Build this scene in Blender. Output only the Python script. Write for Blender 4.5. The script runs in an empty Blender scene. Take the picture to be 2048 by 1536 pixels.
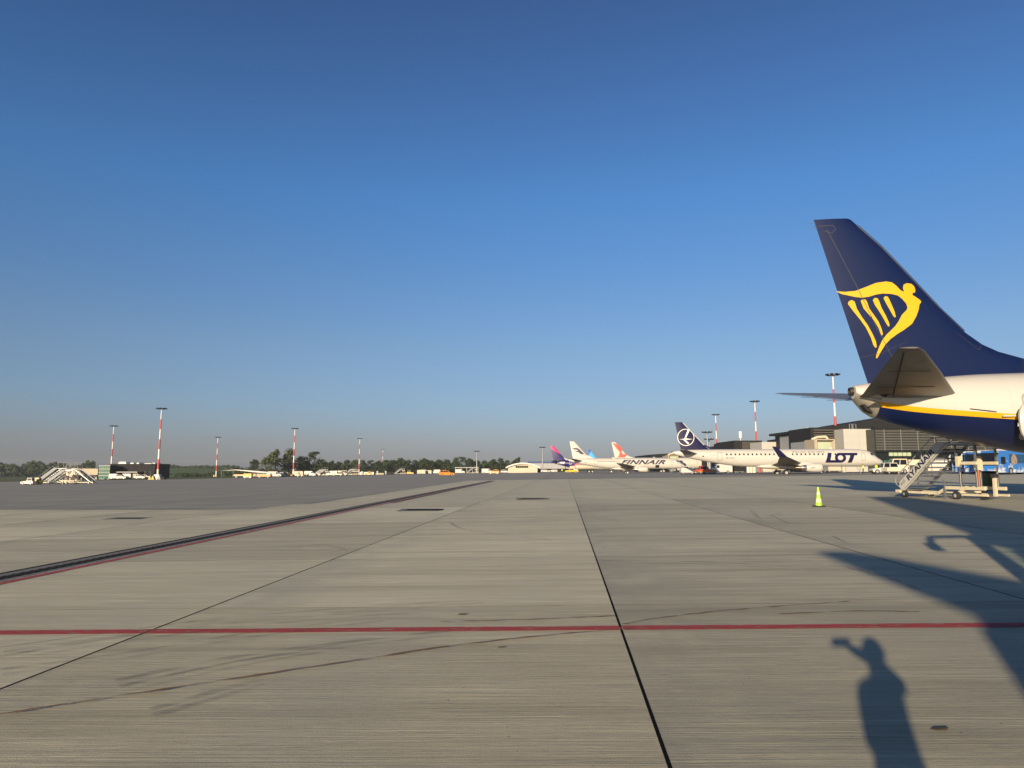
import bpy, bmesh, math, random
import numpy as np
from mathutils import Vector, Matrix
from mathutils.geometry import tessellate_polygon
R = math.radians
sc = bpy.context.scene
C = sc.collection
random.seed(7)

# ------------------------------------------------------------------ camera
PITCH, FPX, CAMH, SL = R(6.9), 1420.0, 1.55, 0.014
cam = bpy.data.cameras.new('camera'); camo = bpy.data.objects.new('camera', cam); C.objects.link(camo)
cam.sensor_width = 36.0; cam.lens = 36.0 * FPX / 2048.0; cam.clip_start = 0.05; cam.clip_end = 9000
camo.location = (0, 0, CAMH); camo.rotation_euler = (R(90) + PITCH, 0, 0)
sc.camera = camo

# ------------------------------------------------------------------ sky and sun
SUN_EL, SUN_AZ = R(11.94), R(24.0)
w = bpy.data.worlds.new('World'); sc.world = w; w.use_nodes = True
nt = w.node_tree; nt.nodes.clear()
sky = nt.nodes.new('ShaderNodeTexSky'); sky.sky_type = 'NISHITA'; sky.sun_disc = False
sky.sun_elevation = SUN_EL; sky.sun_rotation = R(180) + SUN_AZ
sky.altitude = 200; sky.air_density = 1.0; sky.dust_density = 1.0; sky.ozone_density = 1.6
bg = nt.nodes.new('ShaderNodeBackground'); bg.inputs[1].default_value = 0.077
wo = nt.nodes.new('ShaderNodeOutputWorld')
# air tint by height above the horizon (the same all round): cleaner blue aloft, grey low down
tcw = nt.nodes.new('ShaderNodeTexCoord'); sxw = nt.nodes.new('ShaderNodeSeparateXYZ'); nt.links.new(tcw.outputs['Generated'], sxw.inputs[0])
crw = nt.nodes.new('ShaderNodeValToRGB'); nt.links.new(sxw.outputs[2], crw.inputs[0]); er = crw.color_ramp
er.elements[0].position = 0.0; er.elements[0].color = (.54, .60, 1.08, 1); er.elements[1].position = 1.0; er.elements[1].color = (.32, .44, .66, 1)
for ps, cl_ in ((.042, (.57, .61, .95, 1)), (.09, (.60, .69, .98, 1)), (.166, (.65, .76, 1.0, 1)), (.365, (.50, .87, 1.31, 1)), (.576, (.45, .65, 1.03, 1))):
    e_ = er.elements.new(ps); e_.color = cl_
mxw = nt.nodes.new('ShaderNodeMix'); mxw.data_type = 'RGBA'; mxw.blend_type = 'MULTIPLY'; mxw.inputs[0].default_value = 1.0
nt.links.new(sky.outputs[0], mxw.inputs[6]); nt.links.new(crw.outputs[0], mxw.inputs[7])
nt.links.new(mxw.outputs[2], bg.inputs[0]); nt.links.new(bg.outputs[0], wo.inputs[0])
sun = bpy.data.lights.new('sun', 'SUN'); sun.energy = 5.0; sun.angle = R(0.53); sun.color = (1.0, 0.80, 0.55)
suno = bpy.data.objects.new('sun', sun); C.objects.link(suno)
sdir = Vector((math.sin(SUN_AZ) * math.cos(SUN_EL), math.cos(SUN_AZ) * math.cos(SUN_EL), -math.sin(SUN_EL)))
suno.rotation_euler = sdir.to_track_quat('-Z', 'Y').to_euler(); suno.location = (-20, -45, 12)
sc.view_settings.view_transform = 'Standard'; sc.view_settings.look = 'None'
sc.view_settings.exposure = 0.55; sc.view_settings.gamma = 1.0
sc.cycles.max_bounces = 6; sc.cycles.transparent_max_bounces = 12

# ------------------------------------------------------------------ photo geometry helpers
def ray(px, py):
    u = (px - 1024) / FPX; v = (768 - py) / FPX
    return Vector((u, math.cos(PITCH) - v * math.sin(PITCH), math.sin(PITCH) + v * math.cos(PITCH)))
def at(px, py, D):
    d = ray(px, py); return Vector((0, 0, CAMH)) + d * (D / d.y)
def gz(x): return SL * max(-400.0, min(250.0, x))
def gnd(px, py):
    d = ray(px, py); t = -CAMH / (d.z - SL * d.x); return Vector((0, 0, CAMH)) + d * t
def gx(px, D):                       # ground point at depth D under a picture column
    u = (px - 1024) / FPX * 0.994
    x = u * D; return Vector((x, D, gz(x)))

# ------------------------------------------------------------------ materials
MATS = {}
def mat(name, col, rough=0.5, metal=0.0, var=0.10, scale=2.0, bump=0.0, spec=0.5, coat=0.0, emit=None):
    if name in MATS: return MATS[name]
    m = bpy.data.materials.new(name); m.use_nodes = True; n = m.node_tree.nodes; l = m.node_tree.links
    b = n['Principled BSDF']; b.inputs['Roughness'].default_value = rough; b.inputs['Metallic'].default_value = metal
    b.inputs['Specular IOR Level'].default_value = spec; b.inputs['Coat Weight'].default_value = coat
    tc = n.new('ShaderNodeTexCoord'); nz = n.new('ShaderNodeTexNoise'); nz.inputs['Scale'].default_value = scale
    nz.inputs['Detail'].default_value = 5; nz.inputs['Roughness'].default_value = 0.6
    l.new(tc.outputs['Object'], nz.inputs['Vector'])
    mx = n.new('ShaderNodeMix'); mx.data_type = 'RGBA'
    c = tuple(col)
    mx.inputs[6].default_value = (*[max(0, x * (1 - var)) for x in c], 1); mx.inputs[7].default_value = (*[min(1, x * (1 + var)) for x in c], 1)
    l.new(nz.outputs['Fac'], mx.inputs[0]); l.new(mx.outputs[2], b.inputs['Base Color'])
    if bump:
        bp = n.new('ShaderNodeBump'); bp.inputs['Strength'].default_value = bump; bp.inputs['Distance'].default_value = 0.02
        l.new(nz.outputs['Fac'], bp.inputs['Height']); l.new(bp.outputs[0], b.inputs['Normal'])
    MATS[name] = m; return m

def N(m): return m.node_tree.nodes, m.node_tree.links
def mathn(n, l, op, a, b=None, c=None, clamp=False):
    x = n.new('ShaderNodeMath'); x.operation = op; x.use_clamp = clamp
    for i, v in enumerate((a, b, c)):
        if v is None: continue
        if isinstance(v, (int, float)): x.inputs[i].default_value = v
        else: l.new(v, x.inputs[i])
    return x.outputs[0]
def mixc(n, l, f, a, b, blend='MIX'):
    x = n.new('ShaderNodeMix'); x.data_type = 'RGBA'; x.blend_type = blend
    for i, v in ((0, f), (6, a), (7, b)):
        if isinstance(v, (int, float)): x.inputs[i].default_value = v
        elif isinstance(v, tuple): x.inputs[i].default_value = (*v, 1)
        else: l.new(v, x.inputs[i])
    return x.outputs[2]
def noise(n, l, vec, scale, detail=4, rough=0.55):
    x = n.new('ShaderNodeTexNoise'); x.inputs['Scale'].default_value = scale; x.inputs['Detail'].default_value = detail
    x.inputs['Roughness'].default_value = rough; l.new(vec, x.inputs['Vector']); return x.outputs['Fac']
def mapping(n, l, vec, scale=(1, 1, 1), rot=(0, 0, 0), loc=(0, 0, 0)):
    x = n.new('ShaderNodeMapping'); x.inputs['Scale'].default_value = scale; x.inputs['Rotation'].default_value = rot
    x.inputs['Location'].default_value = loc; l.new(vec, x.inputs['Vector']); return x.outputs[0]
def ramp(n, l, f, a, b, lo=0.0, hi=1.0):
    x = n.new('ShaderNodeMapRange'); x.clamp = True
    for i, v in enumerate((a, b, lo, hi)): x.inputs[i + 1].default_value = v
    l.new(f, x.inputs[0]); return x.outputs[0]

def concrete_mat(name, base, joints=False, slab=True, streak=1.0):
    m = bpy.data.materials.new(name); m.use_nodes = True; n, l = N(m); b = n['Principled BSDF']
    geo = n.new('ShaderNodeNewGeometry'); pos = geo.outputs['Position']
    pr = mapping(n, l, pos, rot=(0, 0, R(2.0)))
    if slab:                          # every bay was broomed on its own
        oi0 = n.new('ShaderNodeObjectInfo'); va = n.new('ShaderNodeVectorMath'); va.operation = 'MULTIPLY_ADD'
        cx_ = n.new('ShaderNodeCombineXYZ'); l.new(oi0.outputs['Random'], cx_.inputs[0]); l.new(oi0.outputs['Random'], cx_.inputs[1])
        l.new(cx_.outputs[0], va.inputs[0]); va.inputs[1].default_value = (91.0, 57.0, 0.0); l.new(pr, va.inputs[2]); pr = va.outputs[0]
    fin = noise(n, l, mapping(n, l, pr, (.7, 62, 1), loc=(8, 4, 0)), 1.0, 3, .75)
    wid = noise(n, l, mapping(n, l, pr, (.055, 1.1, 1), loc=(2, 8, 0)), 1.0, 4, .6)
    big = noise(n, l, mapping(n, l, pr, (0.10, 0.22, 1)), 1.0, 4)
    blo = noise(n, l, mapping(n, l, pr, (0.5, 0.9, 1), loc=(31, 7, 0)), 1.0, 5, 0.65)
    st1 = noise(n, l, mapping(n, l, pr, (0.22, 5.5, 1)), 1.0, 5, 0.6)
    st2 = noise(n, l, mapping(n, l, pr, (0.9, 34, 1), loc=(3, 9, 0)), 1.0, 4, 0.6)
    st3 = noise(n, l, mapping(n, l, pr, (2.2, 150, 1), loc=(1, 5, 0)), 1.0, 3, 0.7)
    mic = noise(n, l, pos, 95.0, 3, 0.7)
    c = mixc(n, l, ramp(n, l, big, .38, .62), tuple(x * 0.80 for x in base), tuple(x * 1.10 for x in base))
    c = mixc(n, l, ramp(n, l, blo, .45, .68, 0, .8), c, tuple(x * k for x, k in zip(base, (.66, .68, .74))))
    c = mixc(n, l, ramp(n, l, st1, .38, .62, -.0, .75 * streak), c, tuple(x * k for x, k in zip(base, (.62, .63, .66))))
    c = mixc(n, l, ramp(n, l, st2, .44, .68, 0, .70 * streak), c, tuple(x * k for x, k in zip(base, (1.45, 1.38, 1.22))))
    c = mixc(n, l, ramp(n, l, st3, .44, .62, 0, .60 * streak), c, tuple(x * .55 for x in base))
    c = mixc(n, l, ramp(n, l, mic, .50, .74, 0, .35), c, tuple(x * .5 for x in base))
    c = mixc(n, l, ramp(n, l, fin, .47, .58, 0, .72 * streak), c, tuple(x * k for x, k in zip(base, (.50, .49, .46))))
    c = mixc(n, l, ramp(n, l, wid, .44, .58, 0, .55), c, tuple(x * k for x, k in zip(base, (.70, .69, .66))))
    wd2 = noise(n, l, mapping(n, l, pr, (.10, .50, 1), loc=(12, 3, 0)), 1.0, 5, .7)
    c = mixc(n, l, ramp(n, l, wd2, .46, .60, 0, .42), c, tuple(x * k for x, k in zip(base, (.56, .56, .57))))
    wd3 = noise(n, l, mapping(n, l, pr, (.14, 2.1, 1), loc=(9, 13, 0)), 1.0, 4, .65)
    c = mixc(n, l, ramp(n, l, wd3, .50, .64, 0, .46 * streak), c, tuple(x * k for x, k in zip(base, (.42, .41, .39))))
    spk = noise(n, l, mapping(n, l, pos, loc=(17, 3, 0)), 22.0, 2, 0.5)
    c = mixc(n, l, ramp(n, l, spk, .76, .78, 0, .8), c, (.05, .047, .042))
    # long dark oil/rubber stain band in the lane, stretched along the stands
    lane = noise(n, l, mapping(n, l, pr, (0.32, 0.035, 1), loc=(5, 2, 0)), 1.0, 3, 0.5)
    c = mixc(n, l, ramp(n, l, lane, .50, .70, 0, .40), c, tuple(x * k for x, k in zip(base, (.58, .60, .66))))
    # grime that has bled sideways out of the long joints
    sj = n.new('ShaderNodeSeparateXYZ'); l.new(mapping(n, l, pos, rot=(0, 0, R(4.2))), sj.inputs[0])
    fj = mathn(n, l, 'MULTIPLY', mathn(n, l, 'FRACT', mathn(n, l, 'DIVIDE', mathn(n, l, 'ADD', sj.outputs[0], 4700. + 1.818 - 2.35), 4.7)), 4.7)
    jn = noise(n, l, mapping(n, l, pr, (1.1, .55, 1), loc=(4, 4, 0)), 1.0, 5, .65)
    edge = mathn(n, l, 'MULTIPLY', ramp(n, l, fj, .0, 1.5, 1.0, 0.0), ramp(n, l, jn, .40, .66, 0, 1.0))
    c = mixc(n, l, mathn(n, l, 'MULTIPLY', edge, .62), c, tuple(x * k for x, k in zip(base, (.42, .44, .48))))
    if slab:
        oi = n.new('ShaderNodeObjectInfo')
        hv = n.new('ShaderNodeHueSaturation'); l.new(c, hv.inputs['Color'])
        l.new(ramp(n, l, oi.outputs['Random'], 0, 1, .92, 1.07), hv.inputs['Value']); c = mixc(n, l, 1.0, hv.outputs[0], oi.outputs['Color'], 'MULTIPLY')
    if joints:
        sx = n.new('ShaderNodeSeparateXYZ'); l.new(mapping(n, l, pos, rot=(0, 0, R(4.2)), loc=(0, 0, 0)), sx.inputs[0])
        for o, sp, off, wd in ((sx.outputs[0], 4.7, 1.818, .0024), (sx.outputs[1], 4.55, 2.998, .0012)):
            fr = mathn(n, l, 'FRACT', mathn(n, l, 'DIVIDE', mathn(n, l, 'ADD', o, off + 4700.), sp))
            j = mathn(n, l, 'LESS_THAN', mathn(n, l, 'ABSOLUTE', mathn(n, l, 'SUBTRACT', fr, .5)), wd)
            c = mixc(n, l, mathn(n, l, 'MULTIPLY', j, .8), c, (.03, .03, .03))
    l.new(c, b.inputs['Base Color'])
    b.inputs['Roughness'].default_value = 0.85; b.inputs['Specular IOR Level'].default_value = 0.25
    h = mathn(n, l, 'ADD', mathn(n, l, 'MULTIPLY', st3, .8), mathn(n, l, 'ADD', mathn(n, l, 'MULTIPLY', st2, .8), mathn(n, l, 'ADD', mathn(n, l, 'MULTIPLY', fin, 1.0), mathn(n, l, 'MULTIPLY', mic, .6))))
    bp = n.new('ShaderNodeBump'); bp.inputs['Strength'].default_value = 0.95; bp.inputs['Distance'].default_value = 0.006
    l.new(h, bp.inputs['Height']); l.new(bp.outputs[0], b.inputs['Normal'])
    MATS[name] = m; return m

def mark_mat(name, col, cover, scale, stretch=(1, 1, 1), lo=.42, hi=.62):
    m = bpy.data.materials.new(name); m.use_nodes = True; n, l = N(m); b = n['Principled BSDF']
    b.inputs['Base Color'].default_value = (*col, 1); b.inputs['Roughness'].default_value = 0.8
    geo = n.new('ShaderNodeNewGeometry')
    f = noise(n, l, mapping(n, l, geo.outputs['Position'], stretch, rot=(0, 0, R(2))), scale, 5, .65)
    l.new(ramp(n, l, f, lo, hi, 0, cover), b.inputs['Alpha'])
    MATS[name] = m; return m

# ------------------------------------------------------------------ mesh helpers
class MB:
    def __init__(s): s.v = []; s.f = []; s.m = []
    def add(s, vs, fs, mi=0):
        k = len(s.v); s.v += [tuple(x) for x in vs]; s.f += [tuple(i + k for i in f) for f in fs]; s.m += [mi] * len(fs); return s
    def box(s, x0, x1, y0, y1, z0, z1, mi=0):
        return s.add([(x0, y0, z0), (x1, y0, z0), (x1, y1, z0), (x0, y1, z0), (x0, y0, z1), (x1, y0, z1), (x1, y1, z1), (x0, y1, z1)],
                     [(0, 3, 2, 1), (4, 5, 6, 7), (0, 1, 5, 4), (1, 2, 6, 5), (2, 3, 7, 6), (3, 0, 4, 7)], mi)
    def beam(s, p, q, wd, ht, up=(0, 0, 1), mi=0):
        p = Vector(p); q = Vector(q); d = (q - p).normalized(); u = Vector(up)
        sd = d.cross(u)
        if sd.length < 1e-4: sd = d.cross(Vector((1, 0, 0)))
        sd.normalize(); u = sd.cross(d).normalized(); a = sd * wd / 2; c = u * ht / 2
        return s.add([p - a - c, p + a - c, p + a + c, p - a + c, q - a - c, q + a - c, q + a + c, q - a + c],
                     [(0, 1, 2, 3), (7, 6, 5, 4), (0, 4, 5, 1), (1, 5, 6, 2), (2, 6, 7, 3), (3, 7, 4, 0)], mi)
    def cyl(s, p, q, r0, r1=None, n=10, mi=0, caps=True):
        r1 = r0 if r1 is None else r1; p = Vector(p); q = Vector(q); d = (q - p).normalized()
        a = d.orthogonal().normalized(); b = d.cross(a); vs = []
        for c, r in ((p, r0), (q, r1)):
            for i in range(n): t = 2 * math.pi * i / n; vs.append(c + (a * math.cos(t) + b * math.sin(t)) * r)
        fs = [(i, (i + 1) % n, n + (i + 1) % n, n + i) for i in range(n)]
        if caps: fs += [tuple(range(n - 1, -1, -1)), tuple(range(n, 2 * n))]
        return s.add(vs, fs, mi)
    def tube(s, path, r, n=6, mi=0):
        for i in range(len(path) - 1): s.cyl(path[i], path[i + 1], r, r, n, mi)
        return s
    def loft(s, rings, caps=True, mi=0, closed=True):
        n = len(rings[0]); vs = [p for r in rings for p in r]; fs = []
        for k in range(len(rings) - 1):
            for i in range(n if closed else n - 1):
                j = (i + 1) % n; fs.append((k * n + i, k * n + j, (k + 1) * n + j, (k + 1) * n + i))
        if caps: fs += [tuple(range(n - 1, -1, -1)), tuple(range((len(rings) - 1) * n, len(rings) * n))]
        return s.add(vs, fs, mi)
    def prism(s, poly, f, t0, t1, mi=0):
        n = len(poly); vs = [f(a, b, t0) for a, b in poly] + [f(a, b, t1) for a, b in poly]
        return s.add(vs, [tuple(range(n - 1, -1, -1)), tuple(range(n, 2 * n))] + [(i, (i + 1) % n, n + (i + 1) % n, n + i) for i in range(n)], mi)
    def build(s, name, m=None, parent=None, smooth=False, loc=None, rotz=0, fixn=True):
        me = bpy.data.meshes.new(name); me.from_pydata([tuple(map(float, x)) for x in s.v], [], s.f); me.validate()
        ms = m if isinstance(m, (list, tuple)) else [m]
        for x in ms: me.materials.append(x)
        if len(ms) > 1 and len(me.polygons) == len(s.m): me.polygons.foreach_set('material_index', s.m)
        if fixn:
            bm = bmesh.new(); bm.from_mesh(me); bmesh.ops.recalc_face_normals(bm, faces=bm.faces); bm.to_mesh(me); bm.free()
        if smooth:
            me.polygons.foreach_set('use_smooth', [True] * len(me.polygons)); me.set_sharp_from_angle(angle=R(38))
        return link(name, me, parent, loc, rotz)
def link(name, me, parent=None, loc=None, rotz=0):
    o = bpy.data.objects.new(name, me); C.objects.link(o)
    if parent: o.parent = parent
    if loc is not None: o.location = loc
    if rotz: o.rotation_euler[2] = rotz
    return o
def tag(o, label=None, cat=None, group=None, kind=None):
    if label: o['label'] = label
    if cat: o['category'] = cat
    if group: o['group'] = group
    if kind: o['kind'] = kind
    return o
def thing(name, label, cat, loc=(0, 0, 0), rotz=0, group=None):
    o = bpy.data.objects.new(name, None); C.objects.link(o); o.location = loc; o.rotation_euler[2] = rotz
    o.empty_display_size = .3
    return tag(o, label, cat, group)
KIDS = {}
def copy_tree(o, loc=None, rotz=None, label=None, group=None, parent=None, scale=None):
    c = o.copy(); C.objects.link(c); c.parent = parent
    if loc is not None: c.location = loc
    if rotz is not None: c.rotation_euler[2] = rotz
    if label: c['label'] = label
    if group: c['group'] = group
    if scale: c.scale = (scale,) * 3
    for ch in list(o.children): copy_tree(ch, parent=c)
    return c
def fit_text(txt, shear=0.0, bold=0.0, spacing=1.0):
    cu = bpy.data.curves.new('t', 'FONT'); cu.body = txt; cu.shear = shear; cu.offset = bold; cu.space_character = spacing; cu.resolution_u = 3
    o = bpy.data.objects.new('t', cu); C.objects.link(o); dg = bpy.context.evaluated_depsgraph_get()
    me = bpy.data.meshes.new_from_object(o.evaluated_get(dg))
    v = np.array([x.co[:2] for x in me.vertices]); f = [tuple(p.vertices) for p in me.polygons]
    bpy.data.objects.remove(o); bpy.data.curves.remove(cu); bpy.data.meshes.remove(me)
    v -= v.min(0); v /= v.max(0); return v, f
def flat_mesh(polys):                # polygons with holes -> verts, tris
    V = []; Fc = []
    for loops in polys:
        if isinstance(loops[0][0], (int, float)): loops = [loops]
        pts = [Vector((a, b, 0)) for lp in loops for a, b in lp]
        k = len(V); V += [(p.x, p.y) for p in pts]
        Fc += [tuple(i + k for i in t) for t in tessellate_polygon([[Vector((a, b, 0)) for a, b in lp] for lp in loops])]
    return np.array(V), Fc
def decal(name, V, Fc, f, m, parent, step=0.2):
    """drape a flat 2D shape (V, Fc) over a surface with f(a, b) -> xyz"""
    bm = bmesh.new(); vs = [bm.verts.new((a, b, 0)) for a, b in V]
    for t in Fc:
        try: bm.faces.new([vs[i] for i in t])
        except ValueError: pass
    lo = V.min(0); hi = V.max(0)
    for ax in (0, 1):
        no = [0, 0, 0]; no[ax] = 1; k = math.ceil(lo[ax] / step + 1e-6) * step
        while k < hi[ax]:
            co = [0, 0, 0]; co[ax] = k
            bmesh.ops.bisect_plane(bm, geom=bm.verts[:] + bm.edges[:] + bm.faces[:], plane_co=co, plane_no=no); k += step
    for v in bm.verts: v.co = Vector(f(v.co.x, v.co.y))
    me = bpy.data.meshes.new(name); bm.to_mesh(me); bm.free(); me.materials.append(m)
    return link(name, me, parent)

# ------------------------------------------------------------------ ground
M_conc = concrete_mat('slab_concrete', (.80, .75, .55))
M_conc_far = concrete_mat('apron_concrete', (.78, .735, .545), joints=True, slab=False)
M_asph = concrete_mat('old_asphalt', (.42, .405, .345), slab=False, streak=.7)
M_seal = mat('joint_sealant', (.008, .008, .008), .9, var=.3, scale=20, spec=.05)
M_grass = mat('dry_grass', (.105, .115, .045), .95, var=.45, scale=.35, bump=.3, spec=.1)
M_field = mat('crop_field', (.085, .120, .035), .95, var=.35, scale=.02, spec=.1)
M_red = mark_mat('red_line_paint', (.40, .042, .045), 1.0, 16.0, (.30, 2.6, 1), .35, .50)
M_white_line = mark_mat('white_line_paint', (.62, .60, .55), .75, 8.0, (1, 1, 1), .35, .5)
M_tyre_mark = mark_mat('tyre_rubber_mark', (.08, .08, .085), .27, 1.2, (.6, 5.0, 1), .40, .66)
M_rust = mark_mat('rust_stain', (.22, .105, .018), .95, 2.6, (1, 3, 1), .36, .54)
M_grate = mat('cast_iron', (.016, .015, .015), .8, 0, .3, 14, .3, spec=.1)
M_kerb = mat('drain_concrete', (.15, .145, .14), .9, var=.25, scale=6, bump=.2)
M_dark_patch = mark_mat('oil_patch', (.06, .06, .065), .38, 1.5, (1, 2, 1), .42, .72)

def sheet(name, pts, off, m, parent=None):
    me = bpy.data.meshes.new(name); me.from_pydata([(x, y, gz(x) + off) for x, y in pts], [], [tuple(range(len(pts)))]); me.materials.append(m)
    return link(name, me, parent)
xs = [-6000, -400, 250, 6000]; ys = [-400, 60, 600, 8000]
me = bpy.data.meshes.new('terrain')
me.from_pydata([(x, y, gz(x) - .12) for y in ys for x in xs], [], [(j * 4 + i, j * 4 + i + 1, j * 4 + i + 5, j * 4 + i + 4) for j in range(3) for i in range(3)])
me.materials.append(M_grass); tag(link('terrain', me), kind='structure')
apron = sheet('apron', [(-380, -120), (240, -120), (240, 150), (-380, 150)], -.034, M_conc_far); tag(apron, kind='structure')
taxi = sheet('taxiway', [(-10.6, 31.5), (-25.1, 35.3), (-80, 49), (-380, 124), (-380, 225), (-118, 246), (-70, 330), (-30, 470), (40, 560), (245, 560), (245, 104), (60, 112), (-6.9, 114)][::-1], -.024, M_asph)
tag(taxi, kind='structure')

d1 = Vector((math.sin(R(4.2)), math.cos(R(4.2)), 0)); d2 = Vector((math.cos(R(1.8)), -math.sin(R(1.8)), 0))
SO = Vector((1.15, 8.36, 0)); WX, WY = 4.70, 4.55
def corner(i, j): return SO + d2 * (WX * i) + d1 * (WY * j)
def slab_mesh():
    b = MB(); rings = []
    for off, z in ((0, -.03), (0, -.0005), (.0005, 0)):
        hx = WX / 2 - .010 - off; hy = WY / 2 - .0035 - off
        ring = []
        for a, c in ((-hx, -hy), (hx, -hy), (hx, hy), (-hx, hy)):
            p = d2 * a + d1 * c; ring.append((p.x, p.y, z + SL * p.x))
        rings.append(ring)
    b.loft(rings); return b
proto_slab = None; seal = MB()
for j in range(-4, 6):
    for i in range(-9, 9):
        c = corner(i + .5, j + .5)
        if c.y > 33 and c.x < -9: continue
        if abs(c.x) > .80 * max(c.y, 0) + 9: continue
        if proto_slab is None: o = proto_slab = slab_mesh().build('concrete_slab', M_conc, apron)
        else: o = link('concrete_slab', proto_slab.data, apron)
        tn = (1.0 if i < 0 else .86) * (.90 if j < 0 else 1.0) * (.92, 1.0, 1.05, .96)[(i * 3 + j * 5) % 4]; o.color = (tn, tn * (1.0 if i < 0 else 1.012), tn * (1.0 if i < 0 else 1.04), 1)  # nearest rows toned darker: lens falloff put into the slab colour
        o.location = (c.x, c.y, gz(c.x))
for i in range(-9, 10):
    p, q = corner(i, -4), corner(i, 6)
    seal.add([(p.x - .012, p.y, gz(p.x) + .001), (p.x + .012, p.y, gz(p.x) + .001), (q.x + .012, q.y, gz(q.x) + .001), (q.x - .012, q.y, gz(q.x) + .001)], [(0, 1, 2, 3)])
for j in range(-4, 7):
    p, q = corner(-9, j), corner(9, j)
    seal.add([(p.x, p.y - .006, gz(p.x) + .0015), (q.x, q.y - .006, gz(q.x) + .0015), (q.x, q.y + .006, gz(q.x) + .0015), (p.x, p.y + .006, gz(p.x) + .0015)], [(0, 1, 2, 3)])
so = seal.build('joint_sealant', M_seal, apron); so['kind'] = 'stuff'

# slot drain with its edge strips and the red line beside it
def along(py0, py1, name, m, parent, off, x1=995):
    a0 = gnd(0, py0); a1 = gnd(0, py1); e = gnd(985, 962); s_ = gnd(0, 1160)
    dr = (e - s_); dr.z = 0; dr /= dr.y
    P = lambda a, D: (a.x + dr.x * (D - a.y), D)
    y0, y1 = -20., 104.
    return sheet(name, [P(a0, y0), P(a1, y0), P(a1, y1), P(a0, y1)], off, m, parent)
dr_t = thing('slot_drain', 'long dark drainage channel running beside the diagonal red line', 'drain', (gnd(0, 1158).x, gnd(0, 1158).y, 0))
inv = -dr_t.location
def reloc(o, parent): o.parent = parent; o.location = tuple(inv); return o
for nm, a, b_, m, off in (('joint', 1146.5, 1149.2, M_seal, .004), ('edge_strip', 1149.2, 1154.8, M_kerb, .006), ('grate', 1154.8, 1160.6, M_grate, .010), ('edge_strip', 1160.6, 1164.4, M_kerb, .006)):
    reloc(along(a, b_, nm, m, None, off), dr_t)
# cross bars of the grating near the camera
bars = MB(); g0 = gnd(0, 1154.8); g1 = gnd(0, 1160.6); dd = gnd(985, 962) - gnd(0, 1160); dd /= dd.y
for k in range(220):
    D = 9 + k * .2; p = Vector((g0.x + dd.x * (D - g0.y), D, 0)); q = Vector((g1.x + dd.x * (D - g1.y), D, 0))
    bars.beam((p.x, D, gz(p.x) + .012), (q.x, D, gz(q.x) + .012), .05, .01)
gb = bars.build('grate_bars', M_grate, None); reloc(gb, dr_t); gb['kind'] = 'stuff'
along(1164.4, 1165.6, 'painted_white_line', M_white_line, apron, .005)
along(1165.6, 1169.8, 'painted_red_line', M_red, apron, .007)

# red line across the stand, broken at every long joint
def x_on(line_i, y): p = corner(line_i, 0); return p.x + math.tan(R(4.2)) * (y - p.y)
def yline(x, which):  # front / back edge of the red line
    a, b_ = (gnd(0, 1270.2), gnd(2048, 1254.6)) if which == 0 else (gnd(0, 1261.6), gnd(2048, 1246.0))
    return a.y + (b_.y - a.y) * (x - a.x) / (b_.x - a.x)
for i in range(-6, 6):
    xa, xb = x_on(i, 7.3) + .012, x_on(i + 1, 7.3) - .012
    n_ = 6; pts = []
    for k in range(n_ + 1): x = xa + (xb - xa) * k / n_; pts.append((x, yline(x, 0) + random.uniform(-.006, .006)))
    for k in range(n_, -1, -1): x = xa + (xb - xa) * k / n_; pts.append((x, yline(x, 1) + random.uniform(-.006, .006)))
    sheet('painted_red_line', pts, .005, M_red, apron)

def streak(pix, wd, m, off, name, jitter=0.0):
    pts = [gnd(*p) for p in pix]; P = []
    for i in range(len(pts) - 1):
        for k in range(8):
            t = k / 8; p0 = pts[max(i - 1, 0)]; p1 = pts[i]; p2 = pts[i + 1]; p3 = pts[min(i + 2, len(pts) - 1)]
            P.append(.5 * ((2 * p1) + (p2 - p0) * t + (2 * p0 - 5 * p1 + 4 * p2 - p3) * t * t + (3 * p1 - p0 - 3 * p2 + p3) * t ** 3))
    P.append(pts[-1]); b = MB(); V = []
    for i, p in enumerate(P):
        d = P[min(i + 1, len(P) - 1)] - P[max(i - 1, 0)]; d.z = 0; d.normalize(); s_ = Vector((-d.y, d.x, 0))
        ww = wd * (1 + random.uniform(-jitter, jitter)); sh = s_ * random.uniform(-jitter, jitter) * wd * .6
        for sg in (-1, 1): q = p + sh + s_ * ww / 2 * sg; V.append((q.x, q.y, gz(q.x) + off))
    b.add(V, [(2 * i, 2 * i + 1, 2 * i + 3, 2 * i + 2) for i in range(len(P) - 1)])
    return b.build(name, m, apron, fixn=False)
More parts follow.
